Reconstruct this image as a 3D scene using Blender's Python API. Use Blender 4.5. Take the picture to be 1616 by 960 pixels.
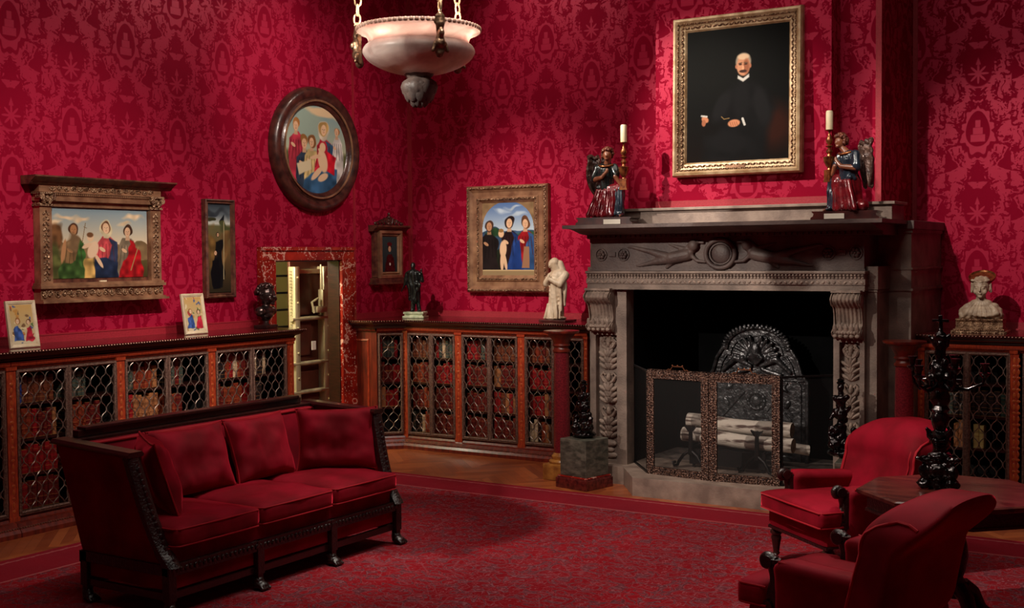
import bpy, bmesh, math, random
import numpy as np
from mathutils import Vector, Matrix, noise
PI = math.pi
for _o in list(bpy.data.objects): bpy.data.objects.remove(_o)
SC = bpy.context.scene
COL = SC.collection
random.seed(7)

# ------------------------------------------------------------------ camera
cam_d = bpy.data.cameras.new('camera'); cam = bpy.data.objects.new('camera', cam_d); COL.objects.link(cam)
YAW, PIT, ROL = 0.5616354, 0.03959, 0.007832
fw = Vector((-math.sin(YAW)*math.cos(PIT), math.cos(YAW)*math.cos(PIT), -math.sin(PIT)))
rt = Vector((math.cos(YAW), math.sin(YAW), 0)); dn = fw.cross(rt)
rt2 = rt*math.cos(ROL) + dn*math.sin(ROL); dn2 = -rt*math.sin(ROL) + dn*math.cos(ROL)
M = Matrix((rt2, -dn2, -fw)).transposed().to_4x4(); M.translation = Vector((0, 0, 2.1))
cam.matrix_world = M
cam_d.sensor_width = 36; cam_d.lens = 1914.85/1616*36; cam_d.clip_end = 60
SC.camera = cam
# ------------------------------------------------------------------ world, exposure
w = bpy.data.worlds.new('world'); SC.world = w; w.use_nodes = True
w.node_tree.nodes['Background'].inputs[0].default_value = (0.05, 0.04, 0.04, 1)
w.node_tree.nodes['Background'].inputs[1].default_value = 0.3
SC.view_settings.view_transform = 'Standard'; SC.view_settings.look = 'None'
SC.view_settings.exposure = 0.72; SC.view_settings.gamma = 1.0; SC.view_settings.use_curve_mapping = False
# ------------------------------------------------------------------ lamps of the room (ceiling spots), plus added wall washers and fill
def spot(name, loc, tgt, power, deg, blend=0.6, col=(1, 0.90, 0.78), rad=0.05):
    l = bpy.data.lights.new(name, 'SPOT'); l.energy = power; l.spot_size = math.radians(deg); l.spot_blend = blend
    l.color = col; l.shadow_soft_size = rad
    o = bpy.data.objects.new(name, l); COL.objects.link(o); o.location = loc
    o.rotation_euler = (Vector(tgt)-Vector(loc)).to_track_quat('-Z', 'Y').to_euler(); return o
def area(name, loc, tgt, power, sx, sy, col=(1, 0.90, 0.80)):
    l = bpy.data.lights.new(name, 'AREA'); l.shape = 'RECTANGLE'; l.size = sx; l.size_y = sy; l.energy = power; l.color = col
    o = bpy.data.objects.new(name, l); COL.objects.link(o); o.location = loc
    o.rotation_euler = (Vector(tgt)-Vector(loc)).to_track_quat('-Z', 'Y').to_euler(); return o
spot('high_spot', (-4.2, 4.6, 5.6), (-8.65, 6.9, 2.1), 560, 38, 1.0)
spot('high_spot', (-4.2, 7.4, 5.8), (-8.65, 9.8, 3.3), 420, 36, 1.0)
spot('high_spot', (-4.0, 6.4, 5.8), (-8.4, 8.4, 0.9), 480, 36, 1.0)
spot('high_spot', (-7.3, 6.2, 5.6), (-7.0, 11.5, 1.8), 950, 34, 1.0)
spot('high_spot', (-7.4, 6.4, 5.8), (-4.1, 10.2, 3.0), 1300, 25, 0.9)
spot('high_spot', (-6.6, 1.8, 4.9), (-4.15, 10.2, 1.25), 1300, 22, 1.0)
spot('high_spot', (-3.5, 5.4, 5.5), (-1.7, 11.5, 2.3), 640, 27, 1.0)
spot('high_spot', (-4.2, 5.8, 5.8), (-4.6, 8.2, 0.0), 380, 56, 1.0)
spot('high_spot', (-4.6, 4.6, 5.6), (-2.1, 7.7, 0.7), 560, 25, 1.0)
spot('high_spot', (-2.6, 9.4, 5.8), (-1.7, 6.4, 0.8), 380, 36, 1.0)
spot('high_spot', (-4.4, 8.0, 5.8), (-6.0, 6.5, 0.7), 300, 36, 1.0)
spot('high_spot', (-6.4, 10.2, 5.9), (-8.65, 8.3, 4.2), 90, 60, 1.0)  # added washer, makes the damask gleam high on the left wall
spot('high_spot', (-7.6, 9.6, 5.9), (-6.6, 11.5, 4.2), 70, 60, 1.0)  # second added washer, for gleam high on the back wall
area('ceiling_fill', (-3.5, 6.0, 6.0), (-3.5, 6.0, 0), 85, 5, 5)  # added soft overhead fill, not a window in the ceiling
# ------------------------------------------------------------------ object helpers
def link(o, parent=None):
    COL.objects.link(o)
    if parent is not None: o.parent = parent
    return o
def curve_path(P, m=5):
    """Catmull-Rom through the points P"""
    P = [Vector(p) for p in P]; out = []
    for i in range(len(P)-1):
        a, b, c, d = P[max(i-1, 0)], P[i], P[i+1], P[min(i+2, len(P)-1)]
        for k in range(m):
            t = k/m; out.append(.5*((2*b)+(c-a)*t+(2*a-5*b+4*c-d)*t*t+(3*b-a-3*c+d)*t**3))
    return out+[P[-1]]
def tag(o, label=None, cat=None, group=None, kind=None):
    if label: o['label'] = label
    if cat: o['category'] = cat
    if group: o['group'] = group
    if kind: o['kind'] = kind
    return o
def thing(name, label, cat, loc=(0, 0, 0), rz=0, group=None):
    o = bpy.data.objects.new(name, None); o.empty_display_size = 0.1; COL.objects.link(o)
    o.location = loc; o.rotation_euler = (0, 0, rz); return tag(o, label, cat, group)
def copy_tree(o, parent=None):
    c = o.copy(); COL.objects.link(c); c.parent = parent
    for ch in [q for q in bpy.data.objects if q.parent == o]: copy_tree(ch, c)
    return c
class MB:
    """collects geometry for ONE mesh object"""
    def __init__(s): s.v = []; s.f = []; s.mi = []; s.cur = 0
    def add(s, vs, fs):
        b = len(s.v); s.v += [tuple(q) for q in vs]; s.f += [tuple(b+i for i in q) for q in fs]; s.mi += [s.cur]*len(fs); return s
    def box(s, x0, x1, y0, y1, z0, z1, bev=0.0):
        if bev <= 0 or min(x1-x0, y1-y0, z1-z0) < 2.2*bev:
            return s.add([(x, y, z) for z in (z0, z1) for y in (y0, y1) for x in (x0, x1)],
                         [(0, 2, 3, 1), (4, 5, 7, 6), (0, 1, 5, 4), (2, 6, 7, 3), (0, 4, 6, 2), (1, 3, 7, 5)])
        bm = bmesh.new(); bmesh.ops.create_cube(bm, size=1)
        for v in bm.verts: v.co = Vector(((x0+x1)/2+v.co.x*(x1-x0), (y0+y1)/2+v.co.y*(y1-y0), (z0+z1)/2+v.co.z*(z1-z0)))
        bmesh.ops.bevel(bm, geom=bm.edges[:], offset=bev, segments=2, affect='EDGES', profile=0.5)
        return s.bm(bm)
    def bm(s, bm, mat=None):
        bm.verts.ensure_lookup_table()
        for i, v in enumerate(bm.verts): v.index = i
        vs = [(mat @ v.co if mat else v.co) for v in bm.verts]
        s.add(vs, [[v.index for v in f.verts] for f in bm.faces]); bm.free(); return s
    def sub(s, other, mat):
        return s.add([mat @ Vector(v) for v in other.v], other.f)
    def prism(s, poly, a0, a1, axis='y'):
        """poly in the two other axes (x,z for y / y,z for x / x,y for z)"""
        n = len(poly)
        def P(p, a): return (p[0], a, p[1]) if axis == 'y' else ((a, p[0], p[1]) if axis == 'x' else (p[0], p[1], a))
        vs = [P(p, a0) for p in poly]+[P(p, a1) for p in poly]
        fs = [tuple(range(n)), tuple(range(2*n-1, n-1, -1))]+[(i, i+n, (i+1) % n+n, (i+1) % n) for i in range(n)]
        return s.add(vs, fs)
    def lathe(s, prof, c=(0, 0, 0), seg=24, sx=1, sy=1, wob=None):
        vs = []; fs = []; n = len(prof)
        for j in range(seg):
            a = 2*PI*j/seg
            for i, (r, z) in enumerate(prof):
                if wob: r = wob(r, z, a)
                vs.append((c[0]+r*math.cos(a)*sx, c[1]+r*math.sin(a)*sy, c[2]+z))
        for j in range(seg):
            k = (j+1) % seg
            for i in range(n-1): fs.append((j*n+i, k*n+i, k*n+i+1, j*n+i+1))
        b = len(vs)
        if prof[0][0] > 1e-4: fs.append(tuple(k*n for k in range(seg-1, -1, -1)))
        if prof[-1][0] > 1e-4: fs.append(tuple(k*n+n-1 for k in range(seg)))
        return s.add(vs, fs)
    def tube(s, path, r, seg=8, closed=False):
        P = [Vector(p) for p in path]; n = len(P); R = r if hasattr(r, '__len__') else [r]*n
        vs = []; fs = []; up = Vector((0, 0, 1)); prev = None
        for i in range(n):
            t = (P[(i+1) % n]-P[i-1]) if closed else (P[min(i+1, n-1)]-P[max(i-1, 0)])
            t = t.normalized() if t.length > 1e-9 else Vector((0, 0, 1))
            if prev is None:
                a = up if abs(t.z) < .9 else Vector((1, 0, 0)); u = (a-t*a.dot(t)).normalized()
            else:
                u = prev-t*prev.dot(t); u = u.normalized() if u.length > 1e-6 else t.orthogonal().normalized()
            prev = u; w_ = t.cross(u)
            for k in range(seg):
                a = 2*PI*k/seg; vs.append(P[i]+(u*math.cos(a)+w_*math.sin(a))*R[i])
        m = n if closed else n-1
        for i in range(m):
            j = (i+1) % n
            for k in range(seg):
                l = (k+1) % seg; fs.append((i*seg+k, i*seg+l, j*seg+l, j*seg+k))
        if not closed: fs += [tuple(range(seg-1, -1, -1)), tuple((n-1)*seg+k for k in range(seg))]
        return s.add(vs, fs)
    def ell(s, c, r, rot=None, seg=12, rings=8):
        vs = []; fs = []; r = r if hasattr(r, '__len__') else (r, r, r)
        vs.append(Vector((0, 0, -1)))
        for i in range(1, rings):
            ph = -PI/2+PI*i/rings
            for j in range(seg):
                a = 2*PI*j/seg; vs.append(Vector((math.cos(ph)*math.cos(a), math.cos(ph)*math.sin(a), math.sin(ph))))
        vs.append(Vector((0, 0, 1)))
        q = [Vector((v.x*r[0], v.y*r[1], v.z*r[2])) for v in vs]
        if rot is not None:
            from mathutils import Euler
            mt = Euler(rot).to_matrix(); q = [mt @ v for v in q]
        q = [v+Vector(c) for v in q]; top = len(vs)-1
        for j in range(seg):
            k = (j+1) % seg; fs.append((0, 1+k, 1+j)); fs.append((top, top-seg+j, top-seg+k))
            for i in range(rings-2): fs.append((1+i*seg+j, 1+i*seg+k, 1+(i+1)*seg+k, 1+(i+1)*seg+j))
        return s.add(q, fs)
    def grid(s, nu, nv, fn, wrap=False):
        vs = [fn(i/(nu-(0 if wrap else 1)), j/(nv-1)) for j in range(nv) for i in range(nu)]
        fs = []
        for j in range(nv-1):
            for i in range(nu if wrap else nu-1):
                k = (i+1) % nu; fs.append((j*nu+i, j*nu+k, (j+1)*nu+k, (j+1)*nu+i))
        return s.add(vs, fs)
    def frame(s, w_, h, prof, cz=0.0, closed_prof=True):
        """picture frame round a w x h outer rectangle; prof: (inset, depth) points; centre at x=0,z=cz; front = -y"""
        n = len(prof); vs = []
        for sx, sz in ((-1, -1), (1, -1), (1, 1), (-1, 1)):
            for ins, d in prof: vs.append((sx*(w_/2-ins), -d, cz+sz*(h/2-ins)))
        fs = []
        for c in range(4):
            e = (c+1) % 4
            for i in range(n if closed_prof else n-1):
                j = (i+1) % n; fs.append((c*n+i, e*n+i, e*n+j, c*n+j))
        return s.add(vs, fs)
    def build(s, name, m, parent=None, smooth=None, loc=None, rz=None):
        me = bpy.data.meshes.new(name); me.from_pydata([tuple(v) for v in s.v], [], s.f)
        for x in (m if isinstance(m, (list, tuple)) else [m]): me.materials.append(x)
        if any(s.mi): me.polygons.foreach_set('material_index', s.mi)
        bm = bmesh.new(); bm.from_mesh(me); bmesh.ops.recalc_face_normals(bm, faces=bm.faces[:]); bm.to_mesh(me); bm.free()
        if smooth is not None:
            me.polygons.foreach_set('use_smooth', [True]*len(me.polygons)); me.set_sharp_from_angle(angle=math.radians(smooth))
        me.update(); o = bpy.data.objects.new(name, me); link(o, parent)
        if loc is not None: o.location = loc
        if rz is not None: o.rotation_euler = (0, 0, rz)
        return o
def rbox(cx, cy, cz, hx, hy, hz, r, n=(10, 10, 10), fn=None):
    """rounded, finely divided box as MB; fn deforms each point (local, from the centre)"""
    mb = MB(); idx = {}; vs = []; fs = []
    nx, ny, nz = n
    def V(i, j, k):
        key = (i, j, k)
        if key not in idx:
            p = Vector(((2*i/nx-1)*hx, (2*j/ny-1)*hy, (2*k/nz-1)*hz))
            q = Vector((max(-hx+r, min(hx-r, p.x)), max(-hy+r, min(hy-r, p.y)), max(-hz+r, min(hz-r, p.z))))
            d = p-q
            if d.length > 1e-9: p = q+d.normalized()*r
            if fn: p = Vector(fn(p))
            idx[key] = len(vs); vs.append(p+Vector((cx, cy, cz)))
        return idx[key]
    for a in (0, nz):
        for i in range(nx):
            for j in range(ny): fs.append((V(i, j, a), V(i+1, j, a), V(i+1, j+1, a), V(i, j+1, a)))
    for a in (0, ny):
        for i in range(nx):
            for k in range(nz): fs.append((V(i, a, k), V(i+1, a, k), V(i+1, a, k+1), V(i, a, k+1)))
    for a in (0, nx):
        for j in range(ny):
            for k in range(nz): fs.append((V(a, j, k), V(a, j+1, k), V(a, j+1, k+1), V(a, j, k+1)))
    return mb.add(vs, fs)
def sculpt(name, prims, m, parent=None, voxel=0.008, smooth=2, disp=None, loc=None, rz=None):
    """prims: ('c', p0, r0, p1, r1) tapered capsule | ('e', centre, radii[, rot]); fused into one skin"""
    mb = MB()
    for p in prims:
        if p[0] == 'e': mb.ell(p[1], p[2], p[3] if len(p) > 3 else None, 14, 10)
        else:
            a, ra, b, rb = Vector(p[1]), p[2], Vector(p[3]), p[4]; n = 6
            for i in range(n+1):
                t = i/n; mb.ell(a.lerp(b, t), ra+(rb-ra)*t, None, 10, 7)
            mb.tube([a.lerp(b, i/3) for i in range(4)], [ra+(rb-ra)*i/3 for i in range(4)], 12)
    o = mb.build(name, m, None); md = o.modifiers.new('r', 'REMESH'); md.mode = 'VOXEL'; md.voxel_size = voxel
    if smooth:
        ms = o.modifiers.new('s', 'SMOOTH'); ms.iterations = smooth; ms.factor = 0.6
    dg = bpy.context.evaluated_depsgraph_get(); me = bpy.data.meshes.new_from_object(o.evaluated_get(dg))
    me.name = name; old = o.data; o.modifiers.clear(); o.data = me; bpy.data.meshes.remove(old)
    if disp:
        nn = [v.normal.copy() for v in me.vertices]
        for v, nv in zip(me.vertices, nn): v.co = v.co+nv*disp(v.co)
    me.polygons.foreach_set('use_smooth', [True]*len(me.polygons))
    if not me.materials: me.materials.append(m)
    o.parent = parent
    if loc is not None: o.location = loc
    if rz is not None: o.rotation_euler = (0, 0, rz)
    return o
# ------------------------------------------------------------------ materials
class E:
    """tiny expression builder for shader maths"""
    def __init__(s, nt, x): s.nt = nt; s.x = x
    def op(s, k, *o):
        n = s.nt.nodes.new('ShaderNodeMath'); n.operation = k
        for i, q in enumerate((s,)+o):
            q = q.x if isinstance(q, E) else q
            if isinstance(q, (int, float)): n.inputs[i].default_value = q
            else: s.nt.links.new(q, n.inputs[i])
        return E(s.nt, n.outputs[0])
    def __add__(s, o): return s.op('ADD', o)
    def __sub__(s, o): return s.op('SUBTRACT', o)
    def __mul__(s, o): return s.op('MULTIPLY', o)
    def __truediv__(s, o): return s.op('DIVIDE', o)
    def lt(s, o): return s.op('LESS_THAN', o)
    def gt(s, o): return s.op('GREATER_THAN', o)
    def abs(s): return s.op('ABSOLUTE')
    def sin(s): return s.op('SINE')
    def cos(s): return s.op('COSINE')
    def sqrt(s): return s.op('SQRT')
    def pow(s, o): return s.op('POWER', o)
    def min(s, o): return s.op('MINIMUM', o)
    def max(s, o): return s.op('MAXIMUM', o)
    def mod(s, o): return s.op('FLOORED_MODULO', o)
    def floor(s): return s.op('FLOOR')
    def atan2(s, o): return s.op('ARCTAN2', o)
    def inside(s, edge, soft):   # 1 where s < edge, soft step
        n = s.nt.nodes.new('ShaderNodeMapRange'); n.interpolation_type = 'SMOOTHSTEP'
        s.nt.links.new(s.x, n.inputs[0]); n.inputs[1].default_value = edge+soft; n.inputs[2].default_value = edge-soft
        return E(s.nt, n.outputs[0])
def sRGB(r, g, b):
    f = lambda c: c/12.92 if c <= .04045 else ((c+.055)/1.055)**2.4
    return (f(r/255), f(g/255), f(b/255), 1)
def newmat(name):
    m = bpy.data.materials.new(name); m.use_nodes = True; nt = m.node_tree
    return m, nt, nt.nodes['Principled BSDF']
def node(nt, t, **k):
    n = nt.nodes.new(t)
    for a, b in k.items(): setattr(n, a, b)
    return n
def setin(n, **k):
    for a, b in k.items(): n.inputs[a.replace('_', ' ')].default_value = b
def mat(name, c1, c2=None, rough=0.5, metal=0.0, scale=8.0, bump=0.0, bscale=40.0, stretch=(1, 1, 1), sheen=0, sheen_tint=None, coat=0, spec=None, detail=4, ramp=(0.35, 0.65), btype='noise', vor=None):
    m, nt, b = newmat(name)
    b.inputs['Roughness'].default_value = rough; b.inputs['Metallic'].default_value = metal
    if spec is not None: b.inputs['Specular IOR Level'].default_value = spec
    if sheen:
        b.inputs['Sheen Weight'].default_value = sheen; b.inputs['Sheen Roughness'].default_value = 0.35
        b.inputs['Sheen Tint'].default_value = sheen_tint or c1
    if coat: b.inputs['Coat Weight'].default_value = coat; b.inputs['Coat Roughness'].default_value = 0.12
    tc = node(nt, 'ShaderNodeTexCoord'); mp = node(nt, 'ShaderNodeMapping'); mp.inputs['Scale'].default_value = stretch
    nt.links.new(tc.outputs['Object'], mp.inputs[0])
    n1 = node(nt, 'ShaderNodeTexNoise'); n1.inputs['Scale'].default_value = scale; n1.inputs['Detail'].default_value = detail
    nt.links.new(mp.outputs[0], n1.inputs['Vector'])
    cr = node(nt, 'ShaderNodeValToRGB'); cr.color_ramp.elements[0].position = ramp[0]; cr.color_ramp.elements[1].position = ramp[1]
    cr.color_ramp.elements[0].color = c1; cr.color_ramp.elements[1].color = c2 or c1
    nt.links.new(n1.outputs['Fac'], cr.inputs[0]); nt.links.new(cr.outputs[0], b.inputs['Base Color'])
    if bump:
        if btype == 'vor':
            n2 = node(nt, 'ShaderNodeTexVoronoi'); out = n2.outputs['Distance']
        else:
            n2 = node(nt, 'ShaderNodeTexNoise'); n2.inputs['Detail'].default_value = 3; out = n2.outputs['Fac']
        n2.inputs['Scale'].default_value = bscale; nt.links.new(mp.outputs[0], n2.inputs['Vector'])
        bp = node(nt, 'ShaderNodeBump'); bp.inputs['Strength'].default_value = min(1, bump); bp.inputs['Distance'].default_value = 0.01
        nt.links.new(out, bp.inputs['Height']); nt.links.new(bp.outputs[0], b.inputs['Normal'])
    return m
def damask(name, ax, u0, du, v0):
    m, nt, b = newmat(name)
    geo = node(nt, 'ShaderNodeNewGeometry'); sp = node(nt, 'ShaderNodeSeparateXYZ'); nt.links.new(geo.outputs['Position'], sp.inputs[0])
    sn = node(nt, 'ShaderNodeSeparateXYZ'); nt.links.new(geo.outputs['True Normal'], sn.inputs[0]); fx = E(nt, sn.outputs[0]).abs().gt(0.5)
    u = E(nt, sp.outputs[1])*fx+E(nt, sp.outputs[0])*(fx*-1.0+1.0)-u0; v = E(nt, sp.outputs[2])-v0
    ci = (u/du+0.5).floor(); ul = (u-ci*du).abs(); par = ci.mod(2)
    vl = (v+par*0.80+0.625).mod(1.25)-0.625            # star at 0, medallion at -0.49
    # eight-pointed star
    r = (ul*ul+vl*vl).sqrt(); th = ul.atan2(vl)
    star = (r-(((th*4).cos().abs()).pow(3.0)*0.062+0.028)).inside(0.0, 0.003)
    # pear medallion with three-tier mount
    dz = (v+par*0.80+0.625+0.49).mod(1.25)-0.625
    wdt = (dz*(-0.16)+0.118)
    ee = ((ul/wdt).pow(2.0)+(dz/0.185).pow(2.0)).sqrt()
    th2 = ul.atan2(dz); ser = (th2*8).sin()*0.13+(th2*19).sin()*0.05
    ring_o = (ee+ser).inside(1.12, 0.02); ring_i = (ee).inside(0.86, 0.02)
    def bx(cz, hw, hh): return (ul-hw).max(((dz-cz).abs()-hh)).inside(0.0, 0.003)
    mount = bx(-0.085, 0.062, 0.032).max(bx(-0.020, 0.042, 0.030)).max(bx(0.045, 0.022, 0.032))
    # mirrored leaves from noise + curling stems
    cb = node(nt, 'ShaderNodeCombineXYZ'); nt.links.new(ul.x, cb.inputs[0]); nt.links.new(vl.x, cb.inputs[1])
    n1 = node(nt, 'ShaderNodeTexNoise'); setin(n1, Scale=8.5, Detail=2.5, Roughness=0.6, Distortion=1.6); nt.links.new(cb.outputs[0], n1.inputs['Vector'])
    cb2 = node(nt, 'ShaderNodeCombineXYZ'); nt.links.new((ul-0.29).abs().x, cb2.inputs[0]); nt.links.new((vl+0.3).x, cb2.inputs[1]); cb2.inputs[2].default_value = 3.3
    n2 = node(nt, 'ShaderNodeTexNoise'); setin(n2, Scale=13.0, Detail=2.0, Distortion=2.2); nt.links.new(cb2.outputs[0], n2.inputs['Vector'])
    nz = E(nt, n1.outputs['Fac']); nz2 = E(nt, n2.outputs['Fac'])
    path = ((vl*10.05).sin()*0.075+0.165)
    stem = ((ul-path).abs()-(nz2-0.42)*0.35-(vl*60).sin()*0.006).inside(0.008, 0.006)
    leaf = (nz*-1.0+0.0).inside(-0.545, 0.012)
    away = (r.inside(0.115, 0.01)*-1.0+1.0)*((ee+ser).inside(1.32, 0.03)*-1.0+1.0)
    spire = (ul-((vl-0.09).max(0)*-0.35+0.02)).max(((vl-0.15).abs()-0.07)).inside(0.0, 0.004)
    pat = (stem.max(leaf)*away).max(star).max(spire).max(ring_o*(ring_i*-1.0+1.0)).max(mount*ring_i)
    fac = pat.x
    # silk: woven figure glossier than its ground; lighter tint paints in some gleam
    mx = node(nt, 'ShaderNodeMix', data_type='RGBA'); nt.links.new(fac, mx.inputs[0])
    mx.inputs[6].default_value = (0.25, 0.003, 0.020, 1); mx.inputs[7].default_value = (0.38, 0.011, 0.042, 1)
    nt.links.new(mx.outputs[2], b.inputs['Base Color'])
    nw = node(nt, 'ShaderNodeTexNoise'); setin(nw, Scale=2.0, Detail=3.0)
    mpw = node(nt, 'ShaderNodeMapping'); mpw.inputs['Scale'].default_value = (60, 60, 900) ; nt.links.new(geo.outputs['Position'], mpw.inputs[0]); nt.links.new(mpw.outputs[0], nw.inputs['Vector'])
    mr = node(nt, 'ShaderNodeMapRange'); nt.links.new(fac, mr.inputs[0]); mr.inputs[3].default_value = 0.60; mr.inputs[4].default_value = 0.40
    nt.links.new(mr.outputs[0], b.inputs['Roughness'])
    sp_ = node(nt, 'ShaderNodeMapRange'); nt.links.new(fac, sp_.inputs[0]); sp_.inputs[3].default_value = 0.10; sp_.inputs[4].default_value = 0.85
    nt.links.new(sp_.outputs[0], b.inputs['Specular IOR Level'])
    b.inputs['Specular Tint'].default_value = (1, 0.16, 0.24, 1)
    bp = node(nt, 'ShaderNodeBump'); bp.inputs['Strength'].default_value = 0.12; bp.inputs['Distance'].default_value = 0.003
    nt.links.new(nw.outputs['Fac'], bp.inputs['Height']); nt.links.new(bp.outputs[0], b.inputs['Normal'])
    return m
MT = {}
CH_W = 16
MT['damask_l'] = damask('red silk damask left', 1, 8.526, 0.585, 4.514)
MT['damask_b'] = damask('red silk damask back', 0, -7.334, 0.5616, 4.50)
MT['plainred'] = mat('red braid', (0.30, 0.006, 0.018, 1), (0.36, 0.01, 0.025, 1), 0.6, scale=60, bump=0.4, bscale=200)
MT['velvet'] = mat('red velvet', (0.14, 0.001, 0.006, 1), (0.27, 0.002, 0.015, 1), 0.8, scale=4, sheen=0.9, sheen_tint=(1, 0.04, 0.08, 1), bump=0.12, bscale=14, spec=0.15)
MT['piping'] = mat('red velvet piping', (0.34, 0.005, 0.014, 1), None, 0.7, sheen=0.6, sheen_tint=(1, 0.12, 0.14, 1), spec=0.2)
MT['walnut'] = mat('walnut', sRGB(132, 44, 28), sRGB(84, 26, 20), 0.32, scale=5, stretch=(6, 6, 0.8), bump=0.08, bscale=60, coat=0.3)
MT['walnut_red'] = mat('walnut inlay', sRGB(188, 72, 40), sRGB(140, 46, 28), 0.3, scale=14, stretch=(5, 5, 1.2), coat=0.4)
MT['walnut_top'] = mat('polished top', sRGB(92, 24, 22), sRGB(64, 16, 16), 0.22, scale=4, stretch=(1, 1, 4), coat=0.4)
MT['darkwood'] = mat('dark carved wood', sRGB(44, 22, 20), sRGB(26, 13, 13), 0.34, scale=20, bump=0.6, bscale=70, coat=0.3)
MT['darkwood_s'] = mat('dark smooth wood', sRGB(56, 24, 20), sRGB(34, 14, 14), 0.28, scale=10, stretch=(5, 1, 5), bump=0.05, bscale=50, coat=0.4)
MT['shadowbox'] = mat('cabinet inside shade', (0.006, 0.003, 0.003, 1), None, 0.9)  # near-black base colour paints in the dimness of the case interior
MT['bronze_grille'] = mat('bronze grille', sRGB(172, 152, 140), sRGB(112, 92, 84), 0.3, 0.65, scale=30)
MT['bronze_frame'] = mat('bronze door frame', sRGB(140, 106, 92), sRGB(92, 64, 56), 0.4, 0.45, scale=60, bump=0.7, bscale=160)
MT['bead'] = mat('gilt bead', sRGB(150, 104, 84), sRGB(100, 56, 46), 0.4, 0.4, scale=50)
MT['gilt'] = mat('carved gilt wood', sRGB(182, 144, 112), sRGB(96, 62, 44), 0.42, 0.45, scale=26, bump=1.0, bscale=75, btype='vor')
MT['gilt_s'] = mat('gilt smooth', sRGB(176, 132, 100), sRGB(126, 86, 64), 0.4, 0.4, scale=8, bump=0.1, bscale=50)
MT['gilt_pale'] = mat('pale gilt', sRGB(206, 178, 140), sRGB(160, 124, 86), 0.42, 0.3, scale=12, bump=0.15, bscale=90)
MT['brownframe'] = mat('brown frame wood', sRGB(112, 66, 50), sRGB(70, 38, 32), 0.4, 0.05, scale=16, bump=0.3, bscale=60)
MT['tondoframe'] = mat('tondo frame', sRGB(88, 48, 40), sRGB(52, 28, 26), 0.3, 0.1, scale=12, bump=0.2, bscale=50, coat=0.2)
MT['creamframe'] = mat('cream frame', sRGB(222, 202, 172), sRGB(196, 172, 140), 0.5, scale=14)
MT['stone'] = mat('grey brown stone', sRGB(142, 122, 110), sRGB(98, 82, 74), 0.62, scale=5, bump=0.35, bscale=60, detail=8)
MT['stone_dark'] = mat('darker stone', sRGB(108, 90, 84), sRGB(76, 60, 58), 0.55, scale=4, bump=0.3, bscale=50, detail=8)  # darker tone of the fireplace stone
MT['stone_carve'] = mat('carved stone', sRGB(158, 136, 122), sRGB(112, 94, 84), 0.65, scale=9, bump=0.8, bscale=42, detail=8)
MT['stone_hearth'] = mat('hearth stone', sRGB(160, 138, 124), sRGB(122, 102, 92), 0.55, scale=7, bump=0.2, bscale=60, detail=8)
MT['soot'] = mat('sooty firebox', (0.002, 0.002, 0.0022, 1), (0.004, 0.004, 0.0045, 1), 0.95, scale=3, spec=0.05)
MT['ash'] = mat('ash hearth floor', sRGB(120, 104, 96), sRGB(60, 50, 48), 0.8, scale=9, bump=0.4, bscale=60)
MT['iron'] = mat('cast iron', sRGB(104, 102, 104), sRGB(50, 49, 51), 0.34, 0.75, scale=14, bump=0.9, bscale=26)
MT['iron_s'] = mat('wrought iron', sRGB(38, 34, 34), None, 0.45, 0.7)
MT['birch'] = mat('birch bark', sRGB(222, 206, 192), sRGB(90, 64, 56), 0.75, scale=9, stretch=(0.5, 1, 3), bump=0.5, bscale=40, ramp=(0.50, 0.62), detail=8)
MT['birch_end'] = mat('cut birch', sRGB(168, 128, 92), sRGB(120, 84, 60), 0.8, scale=30)
MT['brass'] = mat('pierced brass', sRGB(124, 92, 78), sRGB(44, 29, 27), 0.45, 0.55, scale=70, bump=1.0, bscale=70, btype='vor', ramp=(0.4, 0.6))
MT['brass_s'] = mat('brass', sRGB(150, 96, 70), None, 0.35, 0.9)
MT['bronze'] = mat('dark bronze', sRGB(70, 64, 64), sRGB(40, 37, 38), 0.2, 0.95, scale=20, bump=0.3, bscale=50)
MT['bronze_g'] = mat('green black bronze', sRGB(66, 68, 66), sRGB(38, 40, 40), 0.3, 0.8, scale=20, bump=0.3, bscale=60)
MT['bronze_b'] = mat('brown bronze', sRGB(112, 92, 88), sRGB(66, 54, 54), 0.25, 0.85, scale=20)
MT['bronze_m'] = mat('brown mount bronze', sRGB(150, 118, 92), sRGB(84, 62, 50), 0.3, 0.8, scale=30, bump=.4, bscale=70)
MT['marble_w'] = mat('cream marble', sRGB(222, 202, 176), sRGB(186, 160, 132), 0.5, scale=9, bump=0.15, bscale=40)
MT['marble_bust'] = mat('tan terracotta', sRGB(196, 174, 150), sRGB(150, 126, 106), 0.5, scale=12, bump=0.1, bscale=40)
MT['marble_g'] = mat('green marble', sRGB(112, 108, 96), sRGB(66, 66, 58), 0.28, scale=16, bump=0.05, detail=9, stretch=(1, 1, 2))
MT['marble_gw'] = mat('pale green marble', sRGB(206, 206, 176), sRGB(150, 160, 124), 0.4, scale=20)
MT['porphyry'] = mat('porphyry shaft', sRGB(136, 38, 46), sRGB(100, 26, 34), 0.25, scale=90, coat=0.3)
MT['marble_y'] = mat('yellow marble', sRGB(190, 130, 62), sRGB(140, 84, 40), 0.3, scale=14, detail=7)
MT['marble_rp'] = mat('red brown marble', sRGB(120, 44, 38), sRGB(66, 22, 24), 0.25, scale=22, detail=8)
MT['candle'] = mat('wax', sRGB(236, 220, 184), sRGB(220, 200, 160), 0.5)
MT['paint_red'] = mat('glazed crimson', sRGB(132, 22, 32), sRGB(80, 14, 22), 0.24, 0.15, scale=12, coat=0.5)
MT['paint_blue'] = mat('glazed dark blue', sRGB(44, 58, 72), sRGB(26, 34, 46), 0.24, 0.15, scale=12, coat=0.5)
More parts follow.
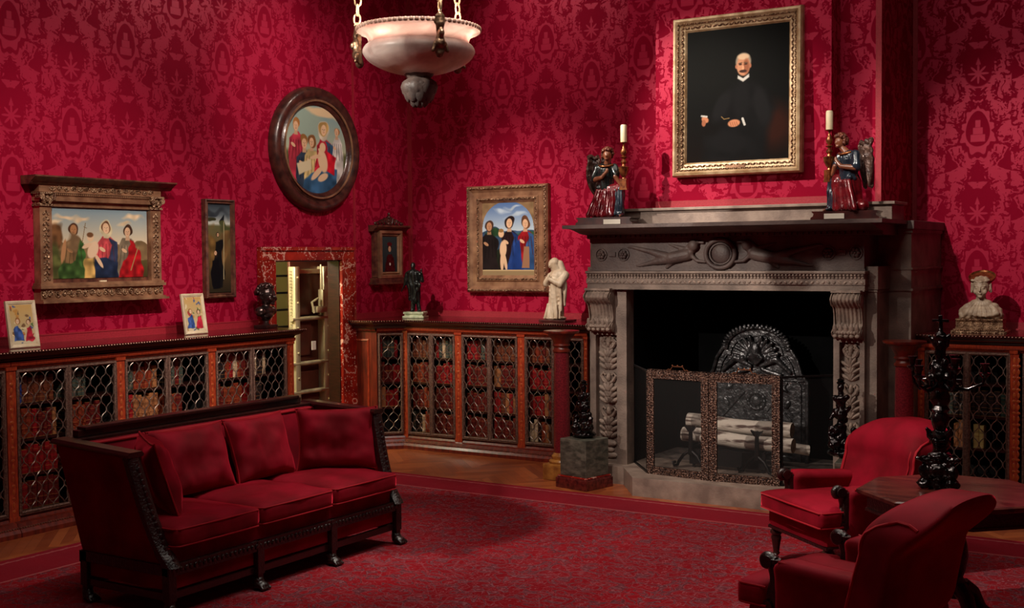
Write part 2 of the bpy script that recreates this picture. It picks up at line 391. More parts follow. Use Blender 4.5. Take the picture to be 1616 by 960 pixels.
MT['paint_green'] = mat('glazed green', sRGB(44, 52, 50), sRGB(24, 30, 32), 0.25, 0.15, scale=12, coat=0.5)
MT['paint_skin'] = mat('painted flesh', sRGB(150, 92, 64), sRGB(110, 62, 46), 0.28, scale=12, coat=0.4)
MT['paint_hair'] = mat('gilt curls', sRGB(132, 72, 52), sRGB(84, 42, 32), 0.3, 0.3, scale=30, bump=0.8, bscale=70, coat=0.3)
MT['paint_wing'] = mat('dark feathers', sRGB(122, 92, 80), sRGB(66, 48, 46), 0.3, 0.2, scale=20, bump=0.9, bscale=60, coat=0.3)
MT['gold_old'] = mat('worn gold', sRGB(170, 104, 60), sRGB(104, 54, 34), 0.26, 0.7, scale=24)
MT['redbase'] = mat('brown red plinth', sRGB(84, 36, 32), sRGB(48, 22, 22), 0.3, scale=12, coat=0.3)
MT['white_label'] = mat('label card', sRGB(226, 216, 200), None, 0.6)
MT['steel'] = mat('cream steel', sRGB(206, 196, 160), sRGB(168, 156, 122), 0.36, 0.35, scale=7, stretch=(1, 1, .3))
MT['vaultbrown'] = mat('vault door brown', sRGB(92, 48, 34), sRGB(64, 32, 24), 0.4, 0.1, scale=4)
MT['vaultwall'] = mat('vault wall', sRGB(168, 162, 96), sRGB(150, 144, 84), 0.7, scale=2)
def marble_red():
    m, nt, b = newmat('red veined marble'); b.inputs['Roughness'].default_value = 0.22
    tc = node(nt, 'ShaderNodeTexCoord'); P = tc.outputs['Object']
    n1 = node(nt, 'ShaderNodeTexNoise'); setin(n1, Scale=7.0, Detail=6.0); nt.links.new(P, n1.inputs['Vector'])
    cr = node(nt, 'ShaderNodeValToRGB'); e = cr.color_ramp.elements; e[0].position = .35; e[1].position = .7
    e[0].color = sRGB(118, 20, 16); e[1].color = sRGB(176, 44, 30); nt.links.new(n1.outputs['Fac'], cr.inputs[0])
    v = node(nt, 'ShaderNodeTexVoronoi', feature='DISTANCE_TO_EDGE'); v.inputs['Scale'].default_value = 3.1
    ad = node(nt, 'ShaderNodeMix', data_type='VECTOR'); ad.inputs[0].default_value = 0.28
    nt.links.new(P, ad.inputs[4]); nt.links.new(n1.outputs['Color'], ad.inputs[5]); nt.links.new(ad.outputs[1], v.inputs['Vector'])
    vein = E(nt, v.outputs['Distance']).inside(0.016, 0.010)*E(nt, n1.outputs['Fac']).gt(0.45)
    v2 = node(nt, 'ShaderNodeTexVoronoi'); v2.inputs['Scale'].default_value = 34; nt.links.new(P, v2.inputs['Vector'])
    n3 = node(nt, 'ShaderNodeTexNoise'); setin(n3, Scale=4.0); nt.links.new(P, n3.inputs['Vector'])
    speck = E(nt, v2.outputs['Distance']).inside(0.24, 0.06)*E(nt, n3.outputs['Fac']).gt(0.46)
    mx = node(nt, 'ShaderNodeMix', data_type='RGBA'); nt.links.new(vein.max(speck*0.75).x, mx.inputs[0])
    nt.links.new(cr.outputs[0], mx.inputs[6]); mx.inputs[7].default_value = sRGB(222, 168, 150)
    nt.links.new(mx.outputs[2], b.inputs['Base Color']); return m
MT['marble_red'] = marble_red()
def parquet():
    m, nt, b = newmat('herringbone parquet'); b.inputs['Roughness'].default_value = 0.3
    geo = node(nt, 'ShaderNodeNewGeometry'); sp = node(nt, 'ShaderNodeSeparateXYZ'); nt.links.new(geo.outputs['Position'], sp.inputs[0])
    x = E(nt, sp.outputs[0]); y = E(nt, sp.outputs[1]); W = 0.42
    band = (x/W).floor(); par = band.mod(2)*2.0-1.0
    d = y+(x-band*W-W/2)*par*1.0                        # diagonal boards, direction flips band to band
    bi = (d/0.11).floor(); ed = (d.mod(0.11)-0.055).abs().gt(0.053)
    cb = node(nt, 'ShaderNodeCombineXYZ'); nt.links.new(bi.x, cb.inputs[0]); nt.links.new(band.x, cb.inputs[1])
    wn = node(nt, 'ShaderNodeTexWhiteNoise'); nt.links.new(cb.outputs[0], wn.inputs['Vector'])
    ns = node(nt, 'ShaderNodeTexNoise'); setin(ns, Scale=9.0, Detail=5.0); nt.links.new(geo.outputs['Position'], ns.inputs['Vector'])
    f = E(nt, wn.outputs['Value'])*0.6+E(nt, ns.outputs['Fac'])*0.5
    cr = node(nt, 'ShaderNodeValToRGB'); e = cr.color_ramp.elements; e[0].position = .1; e[1].position = 1.0
    e[0].color = sRGB(128, 54, 30); e[1].color = sRGB(190, 104, 58); nt.links.new(f.x, cr.inputs[0])
    mx = node(nt, 'ShaderNodeMix', data_type='RGBA'); nt.links.new((ed*0.6).x, mx.inputs[0]); nt.links.new(cr.outputs[0], mx.inputs[6]); mx.inputs[7].default_value = sRGB(50, 20, 14)
    nt.links.new(mx.outputs[2], b.inputs['Base Color']); return m
MT['parquet'] = parquet()
RX0, RX1, RY0, RY1 = -7.45, 2.6, -0.6, 9.30
def carpet():
    m, nt, b = newmat('figured carpet'); b.inputs['Roughness'].default_value = 0.95; b.inputs['Specular IOR Level'].default_value = 0.1
    b.inputs['Sheen Weight'].default_value = 0.08; b.inputs['Sheen Tint'].default_value = (1, .25, .3, 1)
    geo = node(nt, 'ShaderNodeNewGeometry'); P = geo.outputs['Position']
    sp = node(nt, 'ShaderNodeSeparateXYZ'); nt.links.new(P, sp.inputs[0]); x = E(nt, sp.outputs[0]); y = E(nt, sp.outputs[1])
    def pal(sc, dist, seed, flat=1.0):
        n = node(nt, 'ShaderNodeTexNoise'); setin(n, Scale=sc, Detail=1.0, Distortion=dist)
        # the woven repeat: mirrored tiles
        xx = ((x+seed).mod(0.96)-0.48).abs(); yy = ((y+seed).mod(1.2)-0.6).abs()
        cb = node(nt, 'ShaderNodeCombineXYZ'); nt.links.new(xx.x, cb.inputs[0]); nt.links.new((yy*flat).x, cb.inputs[1]); cb.inputs[2].default_value = seed*7
        nt.links.new(cb.outputs[0], n.inputs['Vector']); return E(nt, n.outputs['Fac'])
    a = pal(6.5, 1.6, 0.3); c = pal(9.0, 1.4, 0.9); c2 = pal(12.0, 1.0, 0.55, 1.3)
    grey = (a-0.50).abs().inside(0.045, 0.006)
    line = ((a-0.53).abs()-0.045).abs().inside(0.007, 0.003).max((c-0.52).abs().inside(0.010, 0.005)).max((c2-0.47).abs().inside(0.010, 0.005)*0.7)
    v = node(nt, 'ShaderNodeTexVoronoi', feature='DISTANCE_TO_EDGE'); v.inputs['Scale'].default_value = 3.6; v.inputs['Randomness'].default_value = 0.8
    nt.links.new(P, v.inputs['Vector']); ve = E(nt, v.outputs['Distance'])
    line = line.max((ve-0.09).abs().inside(0.010, 0.006)*0.45)
    # border bands near the edge
    ex = (x*-1.0+RX1).min(x-RX0); ey = (y*-1.0+RY1).min(y-RY0); ed = ex.min(ey)
    inb = ed.inside(0.50, 0.01); l1 = (ed-0.50).abs().inside(0.012, 0.004).max((ed-0.08).abs().inside(0.01, 0.004))
    dots = ((x*52).sin()*(y*52).sin()).gt(0.55)*(ed-0.08).abs().inside(0.02, 0.003)
    mx = node(nt, 'ShaderNodeMix', data_type='RGBA'); nt.links.new((grey*(inb*-1.0+1.0)).x, mx.inputs[0])
    nz = node(nt, 'ShaderNodeTexNoise'); setin(nz, Scale=1.3, Detail=6.0); nt.links.new(P, nz.inputs['Vector'])
    cr = node(nt, 'ShaderNodeValToRGB'); e = cr.color_ramp.elements; e[0].position = .3; e[1].position = .7
    e[0].color = sRGB(122, 10, 22); e[1].color = sRGB(148, 16, 28); nt.links.new(nz.outputs['Fac'], cr.inputs[0])
    nt.links.new(cr.outputs[0], mx.inputs[6]); mx.inputs[7].default_value = sRGB(102, 42, 50)
    m2 = node(nt, 'ShaderNodeMix', data_type='RGBA'); nt.links.new((line*(inb*-0.85+1.0)*0.75).x, m2.inputs[0]); nt.links.new(mx.outputs[2], m2.inputs[6]); m2.inputs[7].default_value = sRGB(146, 84, 92)
    m3 = node(nt, 'ShaderNodeMix', data_type='RGBA'); nt.links.new((inb*0.30).x, m3.inputs[0]); nt.links.new(m2.outputs[2], m3.inputs[6]); m3.inputs[7].default_value = sRGB(134, 34, 54)
    m4 = node(nt, 'ShaderNodeMix', data_type='RGBA'); nt.links.new((l1.max(dots)*0.5).x, m4.inputs[0]); nt.links.new(m3.outputs[2], m4.inputs[6]); m4.inputs[7].default_value = sRGB(190, 110, 110)
    nt.links.new(m4.outputs[2], b.inputs['Base Color'])
    bp = node(nt, 'ShaderNodeBump'); bp.inputs['Strength'].default_value = .3; bp.inputs['Distance'].default_value = .004
    nb = node(nt, 'ShaderNodeTexNoise'); setin(nb, Scale=240.0); nt.links.new(P, nb.inputs['Vector']); nt.links.new(nb.outputs['Fac'], bp.inputs['Height']); nt.links.new(bp.outputs[0], b.inputs['Normal'])
    return m
MT['carpet'] = carpet()
def gauze():
    m, nt, b = newmat('fire screen gauze'); b.inputs['Base Color'].default_value = (0.02, 0.018, 0.018, 1); b.inputs['Roughness'].default_value = 0.6
    b.inputs['Alpha'].default_value = 0.16; return m
MT['gauze'] = gauze()
def alabaster(nm, k_):
    m, nt, b = newmat(nm); nt.nodes.remove(b); out = nt.nodes['Material Output']
    tc = node(nt, 'ShaderNodeTexCoord'); n1 = node(nt, 'ShaderNodeTexNoise'); setin(n1, Scale=5.0, Detail=6.0, Distortion=.6); nt.links.new(tc.outputs['Object'], n1.inputs['Vector'])
    cr = node(nt, 'ShaderNodeValToRGB'); e = cr.color_ramp.elements; e[0].position = .35; e[1].position = .68
    e[0].color = sRGB(186, 158, 150); e[1].color = sRGB(232, 218, 210); nt.links.new(n1.outputs['Fac'], cr.inputs[0])
    d = node(nt, 'ShaderNodeBsdfPrincipled'); d.inputs['Roughness'].default_value = .35; nt.links.new(cr.outputs[0], d.inputs['Base Color'])
    t = node(nt, 'ShaderNodeBsdfTranslucent'); nt.links.new(cr.outputs[0], t.inputs[0])
    n2 = node(nt, 'ShaderNodeTexVoronoi'); n2.inputs['Scale'].default_value = 30; nt.links.new(tc.outputs['Object'], n2.inputs['Vector'])
    bp = node(nt, 'ShaderNodeBump'); bp.inputs['Strength'].default_value = .25; bp.inputs['Distance'].default_value = .004; nt.links.new(n2.outputs['Distance'], bp.inputs['Height']); nt.links.new(bp.outputs[0], d.inputs['Normal'])
    mx = node(nt, 'ShaderNodeMixShader'); mx.inputs[0].default_value = k_; nt.links.new(d.outputs[0], mx.inputs[1]); nt.links.new(t.outputs[0], mx.inputs[2]); nt.links.new(mx.outputs[0], out.inputs[0]); return m
MT['alabaster'] = alabaster('veined alabaster', .16); MT['alabaster_bright'] = alabaster('brightened neck alabaster', .60)  # neck copy passes more light, imitating the glow nearest the bulbs
def emit(name, col, s):
    m, nt, b = newmat(name); b.inputs['Base Color'].default_value = col; b.inputs['Emission Color'].default_value = col; b.inputs['Emission Strength'].default_value = s; return m
MT['bulb'] = emit('bulb glass', (1, .86, .66, 1), 12)

# =================================================================== ROOM
XW, YW, HT = -8.65, 11.5, 6.3
XR, YF0 = 3.2, -1.4
DY0, DY1, DZ = 9.15, 10.18, 2.07       # vault doorway in the left wall
def struct(o, label=None): o['kind'] = 'structure'; return o
mb = MB(); mb.box(XW-2.2, XR+.1, YF0-.1, YW+.6, -0.12, 0); struct(mb.build('floor', MT['parquet']))
mb = MB(); mb.box(XW-.3, XR+.1, YF0-.1, YW+.2, HT, HT+.1); struct(mb.build('ceiling', mat('painted ceiling', sRGB(120, 84, 60), sRGB(90, 60, 44), 0.7)))
mb = MB(); mb.box(XW-.1, XW, YF0, DY0, 0, HT); mb.box(XW-.1, XW, DY1, YW+.1, 0, HT); mb.box(XW-.1, XW, DY0, DY1, DZ, HT)
struct(mb.build('wall_left', MT['damask_l']))
mb = MB(); mb.box(XW, -5.0, YW, YW+.1, 0, HT); mb.box(-3.2, XR, YW, YW+.1, 0, HT); mb.box(-5.0, -3.2, YW, YW+.1, 2.0, HT)
struct(mb.build('wall_back', MT['damask_b']))
mb = MB(); mb.box(XR, XR+.1, YF0, YW, 0, HT); struct(mb.build('wall_right', MT['damask_l']))
mb = MB(); mb.box(XW, XR, YF0-.1, YF0, 0, HT); struct(mb.build('wall_front', MT['damask_b']))
# chimney breast in two tiers above the mantel
mb = MB(); mb.box(-5.25, -2.85, 10.45, YW, 2.36, HT); mb.box(-4.84, -3.205, 10.2, 10.45, 2.36, HT)
struct(mb.build('wall_chimney', MT['damask_b']))
# braid trims
mb = MB()
mb.box(XW, XW+.012, 3.0, 9.0, 1.41, 1.475); mb.box(XW, XW+.016, 3.0, 9.0, 1.47, 1.482)
mb.box(XW, XW+.012, 10.42, YW, 1.41, 1.475); mb.box(XW, XW+.012, YW-.035, YW, 1.41, HT); mb.box(XW, XW+.008, 10.46, 10.49, 1.41, HT)
struct(mb.build('trim_1', MT['plainred']))
mb = MB()
mb.box(XW, -5.3, YW-.012, YW, 1.41, 1.475); mb.box(-2.6, XR, YW-.012, YW, 1.41, 1.475)
mb.box(XW, XW+.04, YW-.01, YW, 1.41, HT); mb.box(-2.85, -2.81, YW-.01, YW, 2.4, HT)
mb.box(-4.84, -3.205, 10.188, 10.2, 2.52, 2.59); mb.box(-2.90, -2.85, 10.442, 10.45, 2.4, HT)
struct(mb.build('trim_2', MT['plainred']))
# carpet
mb = MB(); mb.box(RX0, RX1, RY0, RY1, 0.0, 0.012, 0.004)
tag(mb.build('carpet', MT['carpet']), 'large red figured carpet with grey line pattern covering the room floor', 'carpet')

# --------------------------------------------------------- marble doorway + vault
t = thing('marble_door_surround', 'red veined marble door surround framing the open vault in left wall', 'door frame', (XW, 9.665, 0), PI/2)
mbp = MB(); W2 = .72; ow = .515; y0, y1 = -.07, .02
for s in (-1, 1):
    x0, x1 = sorted((s*ow, s*W2)); mbp = MB(); mbp.box(x0, x1, y0, 0, 0, 2.07, .006); xi, xj = sorted((s*ow, s*(ow+.0)));
    xa, xb = sorted((s*(W2-.035), s*W2)); mbp.box(xa, xb, y0-.02, y0, 0, 2.0695)
    mbp.build('door_jamb', MT['marble_red'], t)
mbp = MB(); mbp.box(-ow-.004, -ow+.012, -.03, .13, 0, 2.07); mbp.box(ow-.012, ow+.004, -.03, .13, 0, 2.07); mbp.box(-ow, ow, -.03, .13, 2.058, 2.074); mbp.build('lining', MT['darkwood_s'], t)
mbp = MB(); mbp.box(-W2, W2, y0, 0, 2.07, 2.21, .006); mbp.box(-W2, W2, y0-.02, y0, 2.175, 2.21); mbp.build('lintel', MT['marble_red'], t)
# vault room
mb = MB(); VX = XW-2.0
mb.box(VX-.1, VX, 8.4, 12.6, 0, 2.6); mb.box(VX, XW-.1, 8.3, 8.4, 0, 2.6); mb.box(VX, XW-.1, 12.5, 12.6, 0, 2.6); mb.box(VX, XW-.1, 8.3, 12.6, 2.5, 2.6)
struct(mb.build('wall_vault', MT['vaultwall']))
l = bpy.data.lights.new('vault_fill', 'POINT'); l.energy = 70; l.color = (1, .95, .75); l.shadow_soft_size = .15  # added unseen point light that brightens the vault behind the doorway
lo = bpy.data.objects.new('vault_fill', l); COL.objects.link(lo); lo.location = (XW-.45, 9.0, 2.3)
# dark window bars; the yellow wall behind stands in for the pane
t = thing('vault_window_bars', 'dark iron window bars seen through the vault doorway', 'window bars', (XW-1.1, 10.15, 0), PI/2)
mb = MB()
for i in range(10): mb.tube([(-.555+i*.34-.34, 0, 0), (-.555+i*.34-.34, 0, 2.45)], .014, 6)
mb.build('upright', MT['iron_s'], t)
mb = MB()
for k in range(12): mb.box(-.95, 2.2, -.012, .012, .10+k*.1975, .125+k*.1975)
mb.build('crossbar', MT['iron_s'], t)
# vault door, standing open
t = thing('vault_door', 'open steel vault door with cream frame and sliding bolts behind marble doorway', 'vault door', (-9.2, 10.41, 0), PI/2)
mb = MB(); mb.box(-.33, .42, .05, .09, 0.02, 2.06, .01); mb.box(-.24, .25, .02, .05, 1.46, 1.96); mb.build('door_leaf', MT['vaultbrown'], t)
for x0, x1 in ((-.36, -.28), (.12, .25)):
    mb = MB(); mb.box(x0, x1, -.05, .05, .05, 2.0, .008)
    for k in range(7): mb.tube([((x0+x1)/2, -.07, .2+k*.28), ((x0+x1)/2, -.04, .2+k*.28)], .012, 8)
    mb.build('upright_bar', MT['steel'], t, 40)
for k, z in enumerate((.28, .60, .92, 1.42)):
    mb = MB(); mb.tube([(-.40, -.03, z), (.34, -.03, z)], .024, 12); mb.tube([(.30, -.03, z), (.37, -.03, z)], .034, 12); mb.build('bolt', MT['steel'], t, 40)
mb = MB(); mb.box(-.28, .2, -.02, .05, 1.92, 1.97, .006); mb.build('top_rail', MT['steel'], t)
mb = MB(); mb.box(-.06, .12, -.10, -.02, 1.48, 1.55, .01); mb.box(.04, .09, -.10, -.03, 1.55, 1.74, .008); mb.tube([(.05, -.07, 1.55), (.05, -.07, 2.02)], .010, 8)
mb.tube([(-.08, -.08, 1.48), (-.12, -.08, 1.60), (-.02, -.08, 1.64)], .014, 8); mb.build('lock_gear', MT['steel'], t, 40)
mb = MB(); mb.box(-.26, -.02, 0.02, .05, 1.0, 1.38, .01); mb.box(-.22, .10, 0.02, .05, .30, .82, .01); mb.build('raised_panel', MT['vaultbrown'], t)
mb = MB(); mb.box(-.10, -.03, -.055, -.045, 1.06, 1.16, .003); tg = mb.build('tag', MT['white_label'], t); tg['label'] = 'white card tag'
mb = MB()
for k in range(18): mb.box(-.40, -.36, -.01, .0, 1.35+k*.035, 1.358+k*.035)
mb.build('tooth_rack', MT['steel'], t)

# =================================================================== FIREPLACE
FC = -4.11
ft = thing('fireplace', 'large carved grey stone fireplace with deep mantel and black firebox', 'fireplace', (FC, 10.0, 0))
def L(x): return x-FC
# hearth slab (polygon)
mb = MB(); poly = [(L(-5.6), -.13), (L(-5.02), -.13+0), (L(-4.72), -.55), (L(-3.42), -.55), (L(-3.1), -.13), (L(-2.6), -.13), (L(-2.6), .5), (L(-3.12), .5), (L(-5.05), .5), (L(-5.6), .5)]
mb.prism([(x, y) for x, y in poly], 0, .16, 'z'); o = mb.build('hearth_slab', MT['stone_hearth'], ft)
# firebox
mb = MB(); a, b_, z1 = L(-5.07), L(-3.10), 1.82
mb.box(a-.05, a, .12, 1.2, .02, z1); mb.box(b_, b_+.05, .12, 1.2, .02, z1); mb.box(a, b_, 1.15, 1.2, .02, z1); mb.box(a, b_, .12, 1.2, z1, z1+.05)
mb.build('firebox', MT['soot'], ft)
mb = MB(); mb.box(a, b_, .5, 1.15, .10, .165); mb.build('firebox_floor', MT['ash'], ft)
# jambs
def carved_panel(s, x0, x1, z0, z1, y):
    """candelabrum of leaves in relief"""
    mb = MB(); xc = (x0+x1)/2; w2 = (x1-x0)/2
    z = z0+.03
    mb.ell((xc, y, z+.02), (w2*.8, .02, .03)); mb.ell((xc, y, z+.07), (w2*.5, .03, .03)); mb.ell((xc, y, z+.13), (w2*.75, .035, .035)); z += .18
    while z < z1-.12:
        for r in range(3):
            for q in (-2, -1, 0, 1, 2):
                a_ = q*.42; zz = z+r*.055
                mb.ell((xc+math.sin(a_)*w2*(.25+.22*abs(q)), y-.006*r, zz+math.cos(a_)*.05), (w2*.20, .024, .052), (0, a_*1.2, 0), 8, 6)
        z += .22
        for q in (-1, 1):
            mb.tube([(xc, y, z-.03), (xc+q*w2*.45, y-.01, z+.0), (xc+q*w2*.7, y-.01, z+.045), (xc+q*w2*.5, y-.01, z+.075), (xc+q*w2*.3, y-.01, z+.05)], [.016, .018, .016, .012, .01], 6)
        mb.ell((xc, y, z+.03), (w2*.22, .035, .045)); z += .10
    for k in range(10):
        a_ = 2*PI*k/10; mb.ell((xc+math.cos(a_)*w2*.5, y, z1-.07+math.sin(a_)*.05), (.02, .018, .02), None, 8, 6)
    mb.ell((xc, y, z1-.07), (w2*.3, .035, .035)); return mb
for s, x0, x1 in ((-1, L(-5.42), L(-5.05)), (1, L(-3.12), L(-2.86))):
    xi0, xi1 = (x0+.05, x1-.10) if s < 0 else (x0+.05, x1-.04)
    mb = MB(); mb.box(x0, xi0, 0.0, .15, .16, 1.78); mb.box(xi0, xi1, .06, .15, .16, 1.78); mb.box(xi1, x1, 0.0, .15, .16, 1.78)
    mb.box(xi0, xi1, 0.01, .06, .16, .19); mb.box(xi0, xi1, 0, .06, 1.36, 1.78)
    j = mb.build('jamb', MT['stone'], ft)
    carved_panel(s, xi0, xi1, .18, 1.37, .055).build('carved_leaves', MT['stone_carve'], j, 50)
    # corbel (console with fluting and acanthus)
    cx0, cx1 = (L(-5.415), L(-5.17)) if s < 0 else (L(-3.10), L(-2.87))
    mb = MB(); n = 21
    def prof(t):   # t 0 top .. 1 bottom -> (y, z)
        z = 1.775-.385*t; y = -.10-.06*math.sin(min(1, t*3)*PI)*(1 if t < .33 else 0)+.13*max(0, t-.15)*(1-.6*t)*1.6-.09*math.exp(-((t-.86)/.10)**2)
        return y, z
    def fn(u, v):
        y, z = prof(v); fl = .007*math.cos(u*2*PI*7) if v < .66 else .005*math.cos(u*2*PI*9)
        ed = (u-.5)*2; return (cx0+(cx1-cx0)*u-(.012 if v > .7 else 0)*0, y+fl+.03*abs(ed)**4, z)
    mb.grid(60, 44, fn)
    for sx, uu in ((cx0, 0), (cx1, 1)):
        pts = [prof(i/20) for i in range(21)]; mb.prism(pts+[(.08, pts[-1][1]), (.08, pts[0][1])], sx-.004, sx+.004, 'x')
        y, z = prof(.1); mb.tube([(sx-.01, -.08, 1.71), (sx+.01, -.08, 1.71)], .05, 16); mb.tube([(sx-.01, -.05, 1.44), (sx+.01, -.05, 1.44)], .035, 14)
    for k in range(5):
        mb.ell((cx0+(cx1-cx0)*(k+.5)/5, prof(.80)[0]-.004, prof(.80)[1]), (.020, .016, .055), (.25, 0, 0), 8, 6); mb.ell((cx0+(cx1-cx0)*(k+.5)/5, prof(.93)[0]-.012, prof(.93)[1]), (.022, .018, .018), None, 8, 6)
    mb.box(cx0-.008, cx1+.008, -.12, .08, 1.775, 1.795); mb.build('corbel', MT['stone_carve'], ft, 50)
# second tier and wall pilasters
for s in (-1, 1):
    xs = lambda v: L(v) if s > 0 else -L(v)-.02
    def bx(x0, x1, *r):
        a_, c_ = sorted((xs(x0), xs(x1))); mb.box(a_, c_, *r)
    mb = MB(); bx(-2.86, -2.775, .06, .6, .0, 1.80); bx(-2.86, -2.765, .045, .6, 1.80, 1.99); bx(-2.86, -2.77, .05, .6, 1.78, 1.795); mb.build('side_pilaster', MT['stone'], ft)
    mb = MB(); bx(-2.9, -2.59, .42, 1.49, 0, 2.30); bx(-2.9, -2.575, .405, 1.49, 2.27, 2.31); bx(-2.9, -2.575, .41, 1.49, 1.78, 1.80); bx(-2.9, -2.575, .41, 1.49, 1.96, 1.975)
    mb.build('wall_pilaster', MT['stone'], ft)
# lintel entablature with bead rows
xl, xr = L(-5.43), L(-2.845)
mb = MB(); mb.box(xl, xr, -.05, .5, 1.79, 1.84); mb.box(xl-.005, xr+.005, -.06, .5, 1.84, 1.885); mb.box(xl-.01, xr+.01, -.075, .5, 1.93, 1.955, .006); mb.box(xl, xr, -.055, .5, 1.885, 1.93)
mb.box(xl, xr, -.065, -.05, 1.786, 1.797)
o = mb.build('lintel', MT['stone'], ft)
mb = MB()
for k in range(84): mb.ell((xl+.012+k*(xr-xl-.024)/83, -.072, 1.918), (.0115, .010, .010), None, 6, 5)
for k in range(84): mb.box(xl+.005+k*(xr-xl-.024)/83, xl+.019+k*(xr-xl-.024)/83, -.066, -.055, 1.892, 1.906)
for k in range(56):
    x = xl+.02+k*(xr-xl-.04)/55; mb.ell((x, -.058, 1.858), (.020, .010, .012), (0, .6 if k % 2 else -.6, 0), 6, 5)
mb.build('bead_moulding', MT['stone_carve'], o, 50)
# frieze with two reclining figures holding a medallion
mb = MB(); mb.box(xl+.02, xr-.02, 0.0, .5, 1.955, 2.25); mb.box(xl+.01, xr-.01, -.012, 0, 1.957, 1.972); mb.box(xl+.01, xr-.01, -.012, 0, 2.215, 2.25)
fr = mb.build('frieze', MT['stone_dark'], ft)
mb = MB(); cx = L(-4.12); cz = 2.105
ring = [(cx+math.cos(a_)*.135, -.022, cz+math.sin(a_)*.125) for a_ in [2*PI*k/28 for k in range(28)]]; mb.tube(ring, .022, 8, True)
ring = [(cx+math.cos(a_)*.10, -.012, cz+math.sin(a_)*.092) for a_ in [2*PI*k/28 for k in range(28)]]; mb.tube(ring, .010, 6, True)
mb.ell((cx, -.002, cz), (.09, .025, .085), None, 20, 10); mb.build('medallion', MT['stone_dark'], fr, 60)
for s in (-1, 1):
    q = lambda x, y, z: (cx+s*x, y, cz+z)
    pr_ = [('e', q(.25, -.03, .075), (.038, .03, .04)), ('c', q(.255, -.015, .04), .018, q(.30, -.015, .0), .03), ('c', q(.31, -.01, -.005), .04, q(.47, -.01, -.035), .042), ('c', q(.48, -.01, -.035), .036, q(.66, -.005, .02), .022),
          ('c', q(.66, -.005, .02), .02, q(.86, 0, .065), .012), ('c', q(.50, -.01, -.045), .034, q(.64, -.005, -.07), .022), ('c', q(.64, -.005, -.07), .02, q(.78, 0, -.10), .012), ('e', q(.88, 0, .066), (.028, .012, .010)), ('e', q(.80, 0, -.104), (.026, .012, .010)),
          ('c', q(.31, -.02, .02), .018, q(.22, -.02, -.06), .013), ('c', q(.22, -.02, -.06), .013, q(.14, -.02, -.07), .01), ('c', q(.34, -.01, .03), .016, q(.27, -.02, .11), .012), ('c', q(.27, -.02, .11), .011, q(.16, -.02, .10), .009),
          ('c', q(.40, 0, -.02), .03, q(.52, 0, -.12), .012), ('c', q(.34, 0, .04), .02, q(.5, 0, .09), .006)]
    pr_ = [(('c', p[1], p[2]*1.35, p[3], p[4]*1.35) if p[0] == 'c' else ('e', p[1], tuple(v*1.25 for v in p[2]))) for p in pr_]
    sculpt('reclining_figure', pr_, MT['stone_dark'], fr, .007, 2)
    for ax in (.955, 1.185):
        mb = MB(); c_ = (cx+s*ax, 0, cz+.0); ringp = [(c_[0]+math.cos(a_)*.055, -.006, c_[2]+math.sin(a_)*.055) for a_ in [2*PI*k/20 for k in range(20)]]; mb.tube(ringp, .006, 6, True)
        for k in range(6): a_ = 2*PI*k/6; mb.ell((c_[0]+math.cos(a_)*.025, -.012, c_[2]+math.sin(a_)*.025), (.017, .014, .017), None, 8, 6)
        mb.ell((c_[0], -.02, c_[2]), (.012, .012, .012), None, 8, 6); mb.build('rosette', MT['stone_dark'], fr, 50)
    mb = MB(); mb.box(cx+s*1.07-.035, cx+s*1.07+.035, -.012, 0, cz-.02, cz+.025, .004); mb.build('ribbon_block', MT['stone_dark'], fr)
# crown moulding with dentils, shelf, ledge
mb = MB(); zs = [(0.0, 2.25), (-.05, 2.255), (-.05, 2.285), (-.12, 2.29), (-.20, 2.30), (-.30, 2.325), (-.36, 2.335), (-.39, 2.34)]
pr_ = zs+[(.44, 2.342), (.44, 2.25)]
mb.prism(pr_, L(-5.43), L(-2.70), 'x')
mb.box(L(-5.49), L(-2.61), -.41, .45, 2.341, 2.373); mb.box(L(-5.66), L(-2.56), .38, 1.49, 2.30, 2.372, .004)
for k in range(52): mb.box(L(-5.41)+k*.0505, L(-5.41)+k*.0505+.03, -.075, -.05, 2.262, 2.285)
mb.build('mantel_shelf', MT['stone_dark'], ft)
mb = MB(); mb.box(L(-5.24), L(-2.66), .07, .45, 2.372, 2.50, .004); mb.box(L(-5.27), L(-2.63), .04, .45, 2.50, 2.525, .004); mb.build('mantel_ledge', MT['stone_hearth'], ft)
# fireback
mb = MB(); ybk = 10.86-10.0
def outline(t):
    pts = [(-.50, .17), (-.50, .93), (-.44, 1.0), (-.40, 1.13), (-.34, 1.22)]
    arc = [(.30*math.sin(a_), 1.22+.20*math.cos(a_)) for a_ in [-PI/2+PI*k/16 for k in range(17)]]
    return pts+arc+[(-x, z) for x, z in reversed(pts)]
of = outline(0); cxf = L(-4.12)
mb.prism([(cxf+x, z) for x, z in of], ybk, ybk+.05, 'y')
rim = [(cxf+x*.98, ybk-.012, z-.012) for x, z in of]; mb.tube(rim, .018, 8)
inner = [(cxf+x*.86, ybk-.01, .17+(z-.17)*.93) for x, z in of]; mb.tube(inner, .009, 6)
for k in range(24):
    a_ = -PI/2+PI*k/23; mb.ell((cxf+.315*math.sin(a_), ybk-.025, 1.22+.205*math.cos(a_)), (.017, .018, .03), (0, a_, 0), 6, 5)
mb.tube([(cxf-.46, ybk-.01, .93), (cxf+.46, ybk-.01, .93)], .014, 6)
fb = mb.build('fireback', MT['iron'], None, 40); fb.location = (FC, 10.0, 0)
tag(fb, 'arched cast iron fireback with shell and scroll relief standing behind the logs', 'fireback')
pr_ = [('e', (cxf, ybk-.03, 1.19), (.06, .04, .09))]
